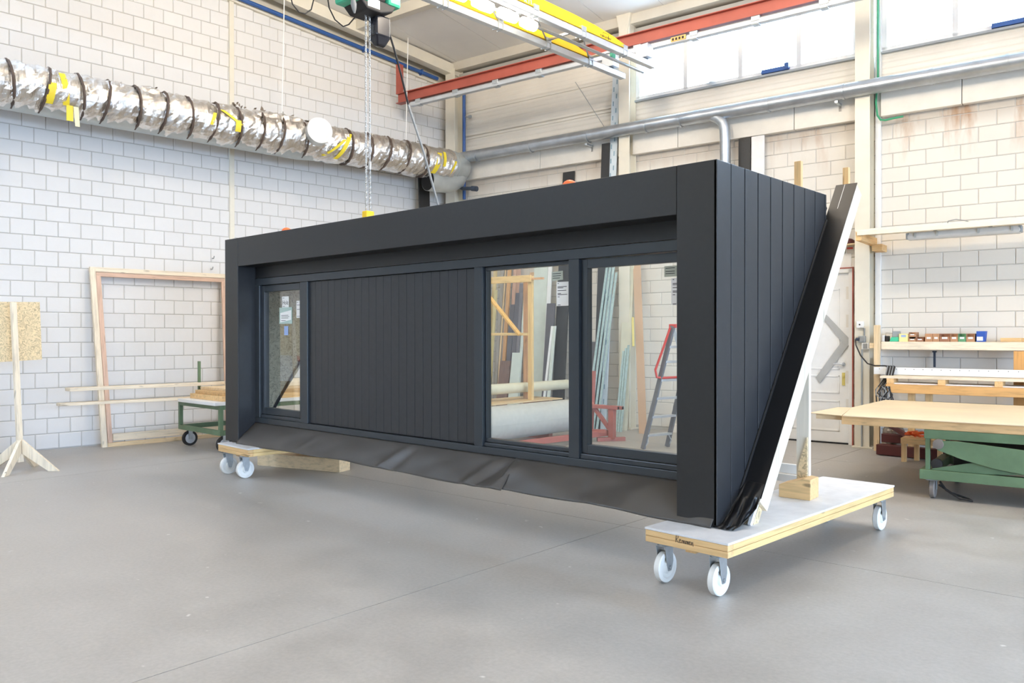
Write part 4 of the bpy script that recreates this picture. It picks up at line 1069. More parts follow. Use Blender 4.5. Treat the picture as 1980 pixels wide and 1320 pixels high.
ho.part('type_plate', MB().box(HX + .1505, HX + .155, HY - .12, HY + .03, 4.86, 4.95), M['white'])
ho.part('plug', MB().lathe((HX + .10, HY - .26, 4.90), (0, .12, -1), [(0, .02), (.05, .03), (.10, .022), (.14, .008)], 12), M['grey'], 'hanging grey plug', smooth=True)
cb = MB().prism([(HX - .07, HY + .05, 4.86), (HX + .07, HY + .05, 4.86), (HX + .07, HY + .24, 4.86), (HX - .07, HY + .24, 4.86)], (0, 0, -.22))
cb.add([(HX - .07, HY + .05, 4.64), (HX + .07, HY + .05, 4.64), (HX + .07, HY + .24, 4.64), (HX - .07, HY + .24, 4.64), (HX - .03, HY + .09, 4.55), (HX + .03, HY + .09, 4.55), (HX + .03, HY + .2, 4.55), (HX - .03, HY + .2, 4.55)],
       [(0,1,5,4),(1,2,6,5),(2,3,7,6),(3,0,4,7),(4,5,6,7)])
ho.part('chain_bag', cb, M['bag'], 'shiny black chain bag', bevel=.02)
def chain(x, y, z0, z1, name):
    b = MB(); z = z0; k = 0; L = .034
    while z > z1:
        a = .010; pts = []
        for i in range(9):
            t = 2 * math.pi * i / 8
            u, v = a * math.cos(t), (L / 2) * math.sin(t)
            pts.append((x + (u if k % 2 else 0), y + (0 if k % 2 else u), z - L / 2 + v))
        b.tube(pts, .0038, 5, False)
        z -= L * .76; k += 1
    ho.part(name, b, M['chain'], 'steel link chain', kind='stuff')
chain(HX, HY - .030, 4.85, 2.86, 'chain')
chain(HX, HY + .018, 4.85, 2.80, 'chain')
ho.part('chain_stop', MB().lathe((HX, HY + .018, 3.30), (0, 0, 1), [(-.04, .014), (-.02, .017), (.02, .017), (.04, .014)], 12), M['chain'], 'chain stop', smooth=True)
ho.part('hook_block', MB().box(HX - .04, HX + .04, HY - .055, HY + .045, 2.70, 2.83), M['yellow'], 'yellow hook block', bevel=.01)
ho.part('hook', MB().tube([(HX, HY, 2.71), (HX, HY, 2.69), (HX, HY + .035, 2.675), (HX, HY + .04, 2.66)], .012, 8), M['zinc'], smooth=True)
solo('pendant_cable', MB().tube([(HX, 5.154, 4.90), (-6.70, 5.24, 4.86), (-6.70, 5.34, 4.76), (-6.74, 5.45, 4.60), (-6.80, 5.6, 4.36), (-6.90, 5.78, 4.10)], .011, 8), M['rubber'], 'black control cable curving down from the hoist', 'cable', (-6.75, 5.4, 4.7), smooth=True)
solo('steel_pole', MB().tube([(-6.90, 5.78, 4.10), (-6.87, 5.98, 3.60), (-6.83, 6.30, 2.66)], .013, 8), M['grey'], 'thin grey slanting pole below the control cable', 'pole', (-6.87, 5.98, 3.6), smooth=True)
solo('festoon_cable', MB().tube([(-6.9, 4.28, 4.92), (-6.9, 4.33, 4.77), (-6.9, 4.40, 4.715), (-6.9, 4.47, 4.72), (-6.9, 4.54, 4.78), (-6.9, 4.58, 4.93)], .007, 6), M['rubber'], 'short sagging loop of festoon cable left of the hoist', 'cable', (-6.9, 4.4, 4.8), smooth=True)
solo('festoon_cable', MB().tube([(-6.9, 4.72, 5.02), (-6.9, 4.75, 4.86), (-6.9, 4.82, 4.76), (-6.9, 4.92, 4.72), (-6.9, 4.99, 4.76), (-6.88, 5.08, 4.88)], .007, 6), M['rubber'], 'longer sagging loop of festoon cable next to the hoist', 'cable', (-6.9, 4.85, 4.8), smooth=True)

# ================================================================== RIGHT SIDE: BENCH, SHELF, LAMP
# shelf with bins
sh = Thing('wall_shelf', 'pine shelf on upright posts along the back wall carrying small bins', 'shelf', (-3.0, -.2, 0), BW)
sh.part('post', MB().prism([(-3.872, -.44, 0), (-3.80, -.44, 0), (-3.80, -.37, 0), (-3.872, -.37, 0)], (0, 0, 1.69)), wood('z', PINE), bevel=.004)
sh.part('post', MB().box(-2.27, -2.14, -.40, -.32, 0, 1.355), wood('z', (214, 160, 96)), bevel=.004)
sh.part('shelf_front', MB().box(-3.80, -.5, -.36, -.32, 1.362, 1.468), wood('x', WHITEPINE), bevel=.004)
sh.part('shelf_board', MB().box(-3.86, -.5, -.32, -.02, 1.44, 1.468), wood('x', PINE))
sh.part('side_rail', MB().box(-3.93, -3.873, -.42, -.38, 1.38, 1.45), wood('x', PINE))
sh.part('back_post', MB().box(-3.93, -3.88, -.12, -.03, 0, 1.25), M['darkwood'])
zS = 1.4685
def bin_(label, s0, s1, h, mat, group, open_=True, tag=True, y=-.34, z=zS, cat='bin', d=.20):
    t = Thing('storage_bin', label, cat, ((s0 + s1) / 2, y + d / 2, z), BW, group)
    w = .004
    b = MB().box(s0, s1, y + .002, y + d, z, z + w).box(s0, s0 + w, y, y + d, z + w, z + h).box(s1 - w, s1, y, y + d, z + w, z + h).box(s0 + w, s1 - w, y + d - w, y + d, z + w, z + h)
    b.box(s0 + w, s1 - w, y, y + w, z + w, z + (h * .62 if open_ else h))
    if not open_: b.box(s0 + w, s1 - w, y + w, y + d - w, z + h - w, z + h)
    t.part('tray', b, mat)
    if tag: t.part('tag', MB().box(s0 + (s1 - s0) * .22, s1 - (s1 - s0) * .22, y - .002, y - .0002, z + h * .35, z + h * .58), M['paper'], 'white paper tag')
    return t
G = 'small bins on the pine shelf'
c0 = M['card']; c1 = M['card2']
t = Thing('radio', 'small black and white device leftmost on the pine shelf', 'device', (-3.745, -.25, zS), BW)
t.part('body', MB().box(-3.765, -3.715, -.30, -.22, zS, zS + .075), M['rubber'], bevel=.008)
t.part('side_box', MB().box(-3.80, -3.768, -.30, -.24, zS, zS + .085), M['white'], bevel=.004)
t.part('wire_handle', MB().tube([(-3.76, -.26, zS + .075), (-3.76, -.26, zS + .115), (-3.66, -.26, zS + .11), (-3.66, -.26, zS + .05)], .003, 6), M['rubber'])
t = Thing('dispenser', 'grey container with a green base on the pine shelf', 'container', (-3.63, -.25, zS), BW)
t.part('base', MB().prism([(-3.705, -.32, zS), (-3.585, -.32, zS), (-3.59, -.32, zS + .06), (-3.68, -.32, zS + .06)], (0, .14, 0)), M['hoist_green'], 'green base', bevel=.006)
t.part('body', MB().box(-3.67, -3.585, -.30, -.2, zS + .06, zS + .14), M['plastic_grey'], bevel=.006)
t = Thing('carton', 'pale yellow carton with a blue print on the pine shelf', 'carton', (-3.52, -.25, zS), BW)
t.part('box', MB().box(-3.582, -3.468, -.33, -.17, zS, zS + .105), M['paleyellow'], bevel=.003)
t.part('label', MB().box(-3.555, -3.497, -.3318, -.3302, zS + .06, zS + .088), M['sticker_blue'], 'blue printed label')
bin_('lower cardboard bin of the two stacked beside the yellow carton', -3.462, -3.375, .062, c0, G)
bin_('upper cardboard bin of the two stacked beside the yellow carton', -3.460, -3.375, .062, c0, G, z=zS + .0625)
bin_('low brown bin right of the stacked pair', -3.37, -3.285, .062, c1, G)
bin_('tall brown bin, first of the pair right of the low bin', -3.265, -3.178, .105, c0, G, open_=False)
bin_('tall brown bin, second of the pair right of the low bin', -3.174, -3.098, .105, c0, G, open_=False)
bin_('wide brown bin with a dark opening left of the green bin', -3.093, -2.978, .105, c1, G)
bin_('cardboard bin directly left of the green bin', -2.972, -2.885, .105, c0, G)
bin_('green bin with a pale front on the pine shelf', -2.880, -2.795, .105, M['bin_green'], G)
bin_('cardboard bin directly left of the blue box', -2.790, -2.695, .105, c0, G)
t = Thing('blue_box', 'blue cardboard box with a white label rightmost of the bins on the shelf', 'box', (-2.63, -.25, zS), BW)
t.part('box', MB().prism([(-2.680, -.34, zS), (-2.588, -.34, zS), (-2.575, -.34, zS + .135), (-2.678, -.34, zS + .135)], (0, .16, 0)), M['bluebox'], bevel=.003)
t.part('label', MB().box(-2.672, -2.605, -.3418, -.3402, zS + .015, zS + .065), M['paper'], 'white label')
for k, (a, c) in enumerate(((-2.42, -2.2), (-2.26, -1.9))):
    solo('offcut', MB().box(a, c, -.30 + .09 * k, -.24 + .09 * k, zS, zS + .05), wood('x', ORANGEPINE), ['short pine offcut lying on the right part of the shelf', 'longer pine offcut behind the short one on the shelf'][k], 'offcut', ((a + c) / 2, -.2, zS), BW, 'pine offcuts on the shelf', bevel=.003)

# light shelf with fluorescent fixture
lt = Thing('lamp_board', 'long cream board on a wooden bracket above the workbench holding a tube lamp', 'board', (-3, -.6, 2.8), BW)
lt.part('board', MB().box(-4.0, -.6, -.88, -.40, 2.90, 2.93), M['cream_wood'], bevel=.003)
lt.part('front_edge', MB().box(-3.97, -.6, -.915, -.88, 2.855, 2.915), M['cream_wood'], bevel=.003)
lt.part('upper_batten', MB().box(-3.93, -.6, -.46, -.40, 2.931, 2.99), M['cream_wood'], bevel=.003)
lt.part('bracket', MB().box(-3.99, -3.92, -.89, -.02, 2.79, 2.899), wood('y', ORANGEPINE), 'pine bracket', bevel=.003)
lt.part('bracket', MB().box(-3.93, -3.80, -.30, -.02, 2.70, 2.79), wood('x', ORANGEPINE), 'pine bracket block', bevel=.003)
lt.part('wire', MB().tube([(-2.95, -.70, 2.935), (-2.94, -.72, 2.975), (-2.85, -.72, 2.99), (-2.75, -.7, 2.965), (-2.68, -.7, 2.935)], .006, 6), M['grey'])
fx = Thing('tube_lamp', 'grey enclosed fluorescent tube fixture under the cream board', 'lamp', (-2.8, -.72, 2.84), BW)
prof = [(-3.395, -.80, 2.80), (-3.395, -.78, 2.86), (-3.395, -.66, 2.86), (-3.395, -.64, 2.80), (-3.395, -.66, 2.765), (-3.395, -.78, 2.765)]
fx.part('housing', MB().prism(prof, (1.23, 0, 0)), M['diffuser'], bevel=.012)
fx.part('end_cap', MB().box(-3.41, -3.37, -.79, -.65, 2.775, 2.855).box(-2.19, -2.15, -.79, -.65, 2.775, 2.855), M['plastic_grey'], bevel=.008)
for s in (-3.3, -3.05, -2.6, -2.25): fx.part('clip', MB().box(s - .012, s + .012, -.805, -.79, 2.79, 2.85), M['zinc'])
fx.part('mount', MB().box(-3.1, -3.06, -.74, -.70, 2.86, 2.90).box(-2.5, -2.46, -.74, -.70, 2.86, 2.90), M['zinc'])

# workbench
wb_t = Thing('workbench', 'long pine workbench with a white perforated fence along the back wall', 'workbench', (-2.5, -.7, 0), BW)
wb_t.part('fence', MB().box(-3.85, -.5, -.53, -.50, 1.035, 1.130), M['white'], 'white perforated fence', bevel=.003)
hb = MB(); s = -3.78
while s < -1: hb.cyl((s, -.5315, 1.108), (s, -.529, 1.108), .005, n=8); s += .105
wb_t.part('holes', hb, M['ink'], 'row of small holes')
wb_t.part('worktop', MB().box(-3.70, -.5, -.86, -.40, 1.0, 1.028), wood('x', WHITEPINE), bevel=.003)
for s in (-3.62, -3.03, -2.42, -1.8): wb_t.part('spacer', MB().box(s, s + .085, -.86, -.6, .93, .999), wood('y', ORANGEPINE), bevel=.003)
wb_t.part('beam', MB().box(-3.62, -.5, -.91, -.84, .82, .928), wood('x', (220, 170, 108)), bevel=.005)
wb_t.part('beam', MB().box(-3.62, -.5, -.50, -.43, .82, .928), wood('x', (220, 170, 108)), bevel=.005)
wb_t.part('under_shelf', MB().box(-3.55, -.5, -.84, -.5, .93, .945), M['white'])
for s in (-3.38, -3.18, -1.2): wb_t.part('leg', MB().box(s, s + .075, -.80, -.72, 0, .819), wood('z', ORANGEPINE), bevel=.003)
solo('steel_bolt', MB().box(-3.205, -3.180, -.12, -.09, 1.13, 1.33).box(-3.215, -3.17, -.13, -.08, 1.325, 1.345), M['hose'], 'dark upright steel rod behind the white fence', 'rod', (-3.19, -.1, 1.13), BW)
# coiled cables hanging on the fence
cc = Thing('cable_bundle', 'bundle of dark cables hung over the left end of the workbench fence', 'cables', (-3.66, -.56, 1.05), BW)
for k in range(9):
    rg = random.Random(k); x = -3.69 + .10 * k / 9; dn = .62 + .2 * rg.random()
    pts = [(x - .02, -.515, 1.0), (x, -.52, 1.15), (x + .02, -.56, 1.14), (x + .01, -.63 - .02 * rg.random(), 1.02), (x - .03 - .04 * rg.random(), -.90, .85), (x - .05 + .03 * rg.random(), -.92, dn), (x + .02, -.93, dn - .05), (x + .07 * rg.random() + .05, -.93, dn + .05), (x + .03, -.92, .9)]
    cc.part('cable', MB().tube(pts, .008, 6), M['rubber'] if k % 3 else M['grey'], smooth=True)
# sockets on the column
for k, (s, z, mt_) in enumerate(((-4.085, 1.70, 'white'), (-4.06, 1.50, 'plastic_grey'), (-4.015, 1.405, 'white'))):
    t = Thing('socket_box', ['upper white switch box on the cream column by the door', 'middle grey socket with a plug on the cream column', 'lower white socket with a grey flap on the cream column'][k], 'socket', (s, -.27, z), BW, 'sockets on the column')
    t.part('box', MB().box(s - .045, s + .045, -.30, -.251, z - .045, z + .045), M[mt_], bevel=.006)
    t.part('flap' if k else 'button', MB().box(s - .026, s + .03, -.308, -.300, z - .032, z + .036) if k else MB().cyl((s, -.300, z), (s, -.312, z), .010, n=10), M['grey'] if k else M['ink'], bevel=.003 if k else 0)
    if k == 1: t.part('plug', MB().cyl((s - .075, -.30, z), (s - .03, -.30, z), .022, n=12), M['hose'], 'dark plug', smooth=True)
solo('power_cable', MB().tube([(-4.14, -.30, 1.50), (-4.13, -.32, 1.42), (-4.06, -.36, 1.28), (-3.96, -.40, 1.17), (-3.85, -.46, 1.145), (-3.72, -.52, 1.15), (-3.64, -.53, 1.14)], .009, 8), M['rubber'], 'dark cable from the column plug to the workbench', 'cable', (-3.9, -.4, 1.2), BW, smooth=True)
cd = MB().tube([(-4.035, -.262, 1.65), (-4.035, -.262, 1.55)], .010, 8).tube([(-4.065, -.262, 1.36), (-4.065, -.262, .02)], .011, 8)
solo('conduit', cd, M['plastic_grey'], 'thin grey conduit down the front of the cream column', 'conduit', (-4.06, -.26, 0), BW, smooth=True)
# things above the door
np_ = Thing('notice_sheets', 'white notice sheets pinned above the white door', 'notices', (-4.36, -.01, 2.6), BW)
np_.part('sheet', MB().box(-4.50, -4.27, -.006, -.002, 2.52, 2.72), M['paper'])
np_.part('sheet', MB().box(-4.44, -4.33, -.010, -.006, 2.68, 2.82), M['paper'])
np_.part('print', MB().box(-4.425, -4.345, -.0108, -.0101, 2.72, 2.80), M['sticker_grey'], 'grey print')
np_.part('red_band', MB().box(-4.33, -4.25, -.012, -.008, 2.775, 2.80), M['red_gloss'], 'red corner strip')
solo('hard_hat', MB().lathe((-4.29, -.09, 2.835), (0, 0, 1), [(0, .12), (.006, .125), (.012, .10), (.05, .085), (.075, .05), (.083, .015)], 24), M['darkred'], 'dark brown rounded cap resting above the door notices', 'cap', (-4.29, -.09, 2.83), BW, smooth=True)
solo('ledge', MB().box(-4.42, -4.18, -.2, .0, 2.82, 2.835), wood('x', PINE), 'small pine ledge above the door notices', 'ledge', (-4.3, -.1, 2.82), BW)
# small stool, red steel and orange strap below the bench
sb = Thing('low_stand', 'low pine stand on the floor beneath the workbench', 'stand', (-3.2, -1.2, 0), BW)
sb.part('top', MB().box(-3.37, -2.9, -1.26, -1.0, .225, .295), wood('x', ORANGEPINE), bevel=.004)
for (s, y) in ((-3.365, -1.25), (-3.26, -1.05), (-2.97, -1.25)): sb.part('leg', MB().box(s, s + .055, y, y + .055, 0, .224), wood('z', ORANGEPINE), bevel=.003)
solo('lashing_strap', MB().tube([(-3.30 + .07 * math.cos(k * 1.3) + .012 * k, -1.13 + .05 * math.sin(k * 2.1), .315 + .012 * (k % 5)) for k in range(16)], .016, 6), M['orange'], 'bright orange lashing strap heaped on the low pine stand', 'strap', (-3.22, -1.13, .3), BW, smooth=True)
for k, (p0, p1, w, lab) in enumerate((((-3.74, -.78, .075), (-2.7, -.92, .075), .13, 'dark red steel beam lying lowest under the workbench'), ((-3.72, -.62, .21), (-2.75, -.70, .21), .11, 'dark red steel beam stacked on the lower one under the workbench'), ((-3.70, -.55, .40), (-3.35, -.90, .27), .05, 'slanting dark red steel bar under the workbench'))):
    solo('steel_beam', MB().bar(p0, p1, w, w), M['darkred'], lab, 'beam', p0, BW, 'dark red steel under the bench', bevel=.006)
solo('foil_sack', MB().lathe((-3.62, -.45, 0), (0, 0, 1), [(0, .12), (.1, .15), (.3, .13), (.42, .07), (.45, .03)], 14), M['foil_dark'], 'crumpled grey sack standing behind the red steel under the bench', 'sack', (-3.62, -.45, 0), BW)

# ================================================================== GREEN LIFT TABLE
LF = Frame(-2.38, 8.30, .105)
lf = Thing('lift_table', 'green steel scissor lift table with a large plywood top on the right', 'lift table', (1.0, .6, 0), LF)
bw_, bl_ = 2.3, 1.25
lf.part('base_frame', MB().box(0, bw_, 0, .09, .185, .275).box(0, bw_, bl_ - .09, bl_, .185, .275).box(0, .09, .09, bl_ - .09, .185, .275).box(bw_ - .09, bw_, .09, bl_ - .09, .185, .275), M['green'], bevel=.004)
lf.part('upper_frame', MB().box(.035, bw_, .02, .09, .57, .655).box(.035, bw_, bl_ - .09, bl_ - .02, .57, .655).box(.035, .10, .09, bl_ - .09, .57, .655), M['green'], bevel=.004)
lf.part('corner_post', MB().box(.045, .085, .03, .07, .275, .57).box(.045, .085, bl_ - .07, bl_ - .03, .275, .57), M['green'], bevel=.003)
lf.part('scissor_arm', MB().prism([(.15, -.002, .555), (.30, -.002, .565), (1.3, -.002, .49), (2.0, -.002, .43), (2.0, -.002, .25), (1.0, -.002, .285), (.62, -.002, .335), (.35, -.002, .40), (.15, -.002, .47)], (0, .022, 0)), M['green'], bevel=.003)
lf.part('scissor_arm', MB().prism([(.10, .030, .285), (.45, .030, .375), (.9, .030, .46), (2.0, .030, .55), (2.0, .030, .46), (.9, .030, .30), (.55, .030, .276), (.10, .030, .276)], (0, .02, 0)), M['green'], bevel=.003)
lf.part('scissor_arm', MB().prism([(.15, bl_ - .03, .555), (.30, bl_ - .03, .565), (2.0, bl_ - .03, .43), (2.0, bl_ - .03, .25), (1.0, bl_ - .03, .285), (.15, bl_ - .03, .47)], (0, .022, 0)), M['green'], bevel=.003)
lf.part('power_unit', MB().box(.25, 1.9, .25, .9, .28, .5), M['rubber'], 'dark power unit', bevel=.01)
lf.part('roller', MB().lathe((.16, -.02, .525), (0, 1, 0), [(0, .02), (.004, .045), (.03, .05), (.06, .05)], 20), M['tyre_grey'], smooth=True)
lf.part('roller', MB().lathe((.14, .04, .33), (0, 1, 0), [(0, .02), (.004, .05), (.04, .05)], 20), M['rubber'], smooth=True)
for k, (x, y) in enumerate(((.10, .10), (.16, bl_ - .1), (bw_ - .2, .1), (bw_ - .2, bl_ - .1))):
    c = lf.part('caster', MB().box(x - .05, x + .05, y - .06, y + .06, .17, .184).box(x - .034, x - .03, y - .03, y + .03, .08, .17).box(x + .03, x + .034, y - .03, y + .03, .08, .17), M['grey'])
    lf.part('wheel', MB().lathe((x, y, .088), (1, 0, 0), [(-.024, .03), (-.024, .08), (-.016, .088), (.016, .088), (.024, .08), (.024, .03)], 26), M['rubber'] if k else M['tyre_grey'], parent=c, smooth=True)
lf.part('hose', MB().tube([(.16, .10, .16), (.22, .06, .09), (.34, .02, .03), (.44, .03, .02), (.40, .10, .02), (.25, .16, .05), (.14, .16, .12)], .010, 8), M['rubber'], smooth=True)
lf.part('foot_pedal', MB().bar((1.05, .22, .19), (1.18, .02, .02), .03, .02), M['darkred'], 'dark red pedal lever')
lf.part('strut', MB().bar((1.52, .16, .19), (1.58, .08, .02), .035, .03), M['rubber'])
lf.part('top_beam', MB().box(-.72, 2.4, .03, .09, .656, .738), wood('x', (224, 184, 132)), 'pine bearer', bevel=.004)
lf.part('top_beam', MB().box(-.72, 2.4, 1.15, 1.21, .656, .738), wood('x', (224, 184, 132)), 'pine bearer', bevel=.004)
lf.part('batten', MB().box(-.99, -.70, .10, .16, .690, .738), wood('x', PINE), 'pale short batten')
top = [(-.70, -.01, .739), (2.4, -.01, .739), (2.4, 2.35, .739), (-.80, 2.35, .739), (-.86, 1.0, .739)]
lf.part('plywood_top', MB().prism(top, (0, 0, .010)), M['plywood_top'], 'pale plywood sheet', bevel=.002)
lf.part('plywood_top', MB().prism([(-1.06, .12, .739), (-.71, .0, .739), (-.86, .99, .739), (-1.0, .95, .739)], (0, 0, .008)), M['plywood_top'], 'pale plywood offcut', bevel=.002)

# ================================================================== BEHIND THE MODULE, SEEN THROUGH ITS WINDOWS
def lean(label, s0, s1, zt, mat, y0=-.46, y1=None, t=.024, name='plank', ds=0, group='boards leaning on the back wall', z0=0.0, cat='plank'):
    if y1 is None: y1 = -.46 + .36 * min(zt, 3.3) / 3.3 - (.035 * (round((-.46 - y0) / .06) + 1) if y0 < -.47 else 0)
    b = MB().prism([(s0 + ds, y0, z0), (s1 + ds, y0, z0), (s1, y1, zt), (s0, y1, zt)], (0, t, 0))
    return solo(name, b, mat, label, cat, ((s0 + s1) / 2 + ds, y0, z0), BW, group, bevel=.002)
K = lambda *c: wood('z', c)
lean('tan batten, leftmost of the boards seen through the middle pane', -10.63, -10.55, 3.3, K(206, 184, 136))
lean('olive tan board with a square top, second from the left in the middle pane', -10.53, -10.46, 2.40, K(204, 190, 140), -.52)
lean('grey weathered board, third from the left edge of the middle pane', -10.45, -10.375, 3.2, K(160, 154, 146))
lean('thin pale pine batten between two grey boards in the middle pane', -10.362, -10.327, 3.3, K(226, 200, 160))
lean('grey weathered board right of the thin pale batten in the middle pane', -10.315, -10.255, 3.2, K(156, 150, 144))
lean('golden pine board behind the diagonal brace in the middle pane', -10.245, -10.17, 3.1, K(208, 160, 108), -.5)
lean('pinkish brown board left of the dark stepped boards in the middle pane', -10.157, -10.08, 3.25, K(202, 166, 146))
lean('second pinkish brown board, nearest the dark stepped boards', -10.07, -10.0, 3.25, K(196, 158, 138))
lean('shortest of the three dark stepped boards in the middle pane', -10.10, -10.0, 2.12, M['slate'], -.60)
lean('dark stepped board of middle height in the middle pane', -9.995, -9.90, 2.33, M['slate'], -.58)
lean('tallest of the three dark stepped boards in the middle pane', -9.92, -9.845, 2.50, M['slate2'], -.56)
lean('pale green white batten beside the dark stepped boards', -9.84, -9.79, 2.55, M['pale_green'], -.54)
lean('brown upright batten left of the pine brace post', -9.78, -9.70, 2.7, K(204, 164, 124), -.42)
lean('broad pale greenish panel behind the pine brace post', -9.70, -9.40, 3.3, M['pale_green'], -.36, t=.03)
lean('white narrow panel right of the pine brace post', -9.39, -9.31, 3.3, M['white'], -.40)
lean('short brown block board at the foot of the middle pane boards', -10.22, -9.98, 1.10, K(120, 92, 78), -.66)
lean('pale greenish board standing in front of the dark stepped boards', -9.93, -9.72, 1.25, M['pale_green'], -.70)
lean('dark grey panel with a square top beside the white narrow panel', -9.29, -9.12, 2.12, M['slate'], -.55, t=.03)
lean('tall dark grey board rising above the module roof left of the black strip', -9.145, -8.905, 4.45, M['black'], -.42, -.04, t=.03)
lean('pale upright lath in front of the tall dark grey board', -9.06, -9.0, 1.72, M['pale_green'], -.75)
lean('narrow white lath with a slanted foot in front of the tall dark grey board', -9.10, -9.055, 1.72, M['white'], -.74, ds=-.06)
lean('very tall black strip rising above the module roof past the extraction pipe', -8.25, -8.10, 4.80, M['black'], -.50, -.20, t=.03)
lean('dark grey board leaning low in the left of the right pane', -8.36, -8.17, 1.45, M['slate'], -.64)
pf = lean('tall plank wrapped in printed pale blue film beside the second column', -8.10, -7.955, 6.2, M['film'], -.50, -.07, t=.026, ds=-.05, cat='plank')
pb = MB()
for k in range(46):
    z = .3 + k * .122; u = z / 6.2; y = -.50 + .43 * u - .0012; x = -8.075 - .05 * (1 - u) + (.055 if k % 2 else 0)
    pb.prism([(x, y, z), (x + .022, y, z), (x + .022, y + .0056, z + .08), (x, y + .0056, z + .08)], (0, .0008, 0))
o = bpy.data.objects.new('print', to_mesh('print', pb, M['film_print'], (-8.0775, -.50, 0))); COL.objects.link(o); o.parent = pf; o['label'] = 'rows of faded blue print'; o['kind'] = 'stuff'
for k in range(4):
    lean(['pale blue film wrapped lath, leftmost of the lean bundle', 'pale blue film wrapped lath, second of the lean bundle', 'pale blue film wrapped lath, third of the lean bundle', 'pale blue film wrapped lath, rightmost of the lean bundle'][k],
         -8.06 + .05 * k, -8.025 + .05 * k, 2.9 - .1 * k, M['film_green'], -.74, -.34, ds=-.20 + .02 * k, group='film wrapped laths')
lean('wide cream board, brightest upright in the right pane', -7.845, -7.66, 3.2, M['cream_board'], -.40)
for k in range(3):
    lean(['short blue green lath, leftmost of three beside the cream board', 'short blue green lath, middle of three beside the cream board', 'short blue green lath, rightmost of three beside the cream board'][k],
         -7.74 + .045 * k, -7.705 + .045 * k, 1.3 + .05 * k, M['film_green'], -.62, -.4, ds=-.02, group='short blue green laths')
lean('orange brown hardboard sheet leaning right of the cream board', -7.72, -7.58, 3.0, M['mdf'], -.62, -.10, t=.012, ds=.40, name='panel', cat='panel')
solo('spirit_level', MB().bar((-7.50, -.47, 1.38), (-7.55, -.40, 1.85), .035, .02), M['brass'], 'yellow level leaning against the hardboard sheet', 'level', (-7.5, -.47, 1.38), BW)
lean('black board rising above the module left of the white wrapped plank', -5.89, -5.705, 4.55, M['black'], -.16, -.10, t=.03)
lean('plank wrapped in crumpled white film above the module roof', -5.68, -5.485, 4.55, M['white_film'], -.19, -.12, t=.03)

# braced pine frame
bf = Thing('braced_frame', 'pine frame with a diagonal brace standing behind the middle pane', 'frame', (-8.4, -2.5, 0), BW)
bf.part('post', MB().box(-8.09, -8.02, -2.55, -2.50, .62, 2.42), wood('z', (228, 194, 136)), bevel=.003)
bf.part('post', MB().box(-9.30, -9.23, -2.55, -2.50, .0, 2.42), wood('z', (228, 194, 136)), bevel=.003)
bf.part('top_rail', MB().box(-9.5, -8.02, -2.58, -2.555, 2.33, 2.43), wood('x', (228, 194, 136)), bevel=.003)
bf.part('top_lath', MB().box(-8.02, -7.82, -2.56, -2.52, 2.36, 2.39), wood('x', (214, 170, 130)))
bf.part('mid_rail', MB().box(-9.22, -8.10, -2.56, -2.52, 1.555, 1.595), wood('x', (232, 200, 142)), bevel=.003)
bf.part('brace', MB().bar((-9.0, -2.54, 2.32), (-8.24, -2.54, 1.56), .03, .085, (0, 1, 0)), wood('z', (224, 178, 104)), bevel=.003)
bf.part('back_post', MB().box(-8.30, -8.22, -2.38, -2.33, .62, 2.4), wood('z', (206, 160, 120)), bevel=.003)
# felt roll on red stand, tube above it
rs = Thing('red_trestle', 'red steel trestle carrying the grey felt roll behind the module', 'trestle', (-7.3, 9, 0))
rs.part('long_rail', MB().bar((-7.42, 7.4, .09), (-7.10, 9.8, .11), .06, .08), M['red_pale'], bevel=.004)
rs.part('post', MB().box(-7.045, -6.955, 9.70, 9.78, .03, .47), M['red_pale'], bevel=.004)
rs.part('foot', MB().bar((-7.14, 9.56, .028), (-6.88, 9.90, .028), .06, .056), M['red_pale'], bevel=.004)
rs.part('arm', MB().box(-7.40, -6.87, 9.69, 9.74, .47, .52).box(-7.36, -6.83, 9.745, 9.795, .47, .52), M['red_pale'], bevel=.003)
rs.part('arm_end', MB().box(-6.872, -6.868, 9.696, 9.734, .476, .514).box(-6.832, -6.828, 9.751, 9.789, .476, .514), M['gap'], 'dark open tube ends')
rs.part('brace', MB().bar((-7.40, 9.74, .55), (-7.02, 9.74, .15), .05, .05), M['red_pale'])
rs.part('upright', MB().bar((-7.42, 9.78, .1), (-7.40, 9.82, 1.02), .06, .05), M['red_pale'])
rs.part('cross_rail', MB().bar((-7.45, 9.5, .14), (-7.0, 9.58, .16), .04, .05), M['red_pale'])
rl2 = Thing('felt_roll', 'thick pale grey felt roll lying on the red trestle', 'roll', (-7.65, 8.6, .36))
def roll(u, v):
    a = 2 * math.pi * u; y = 6.6 + 3.05 * v
    rx, rz = .22, .235
    return Vector((-7.55 + rx * math.cos(a), y, .37 + rz * math.sin(a)))
rl2.part('roll', MB().grid(roll, 36, 8), M['felt'], smooth=True)
rl2.part('end', MB().cyl((-7.55, 9.648, .37), (-7.55, 9.66, .37), .215, n=30), M['felt'])
rs.part('deck_board', MB().box(-8.35, -7.66, 7.1, 9.4, .602, .62), wood('y', (206, 180, 140)), 'brown deck board')
for y in (7.2, 9.25): rs.part('support', MB().box(-8.32, -7.80, y, y + .08, 0, .601), M['red_pale'])
solo('cardboard_tube', MB().tube([(-7.98, 6.6, .79), (-7.98, 9.9, .79)], .075, 28), M['tube_beige'], 'long pale beige tube lying above the felt roll', 'tube', (-7.98, 8.2, .7), smooth=True)
tr2 = solo('tube_trestle', MB().box(-8.05, -7.91, 7.15, 7.25, .621, .715), wood('z', PINE), 'pine block below the beige tube on the brown deck board', 'support', (-7.98, 7.2, .621))
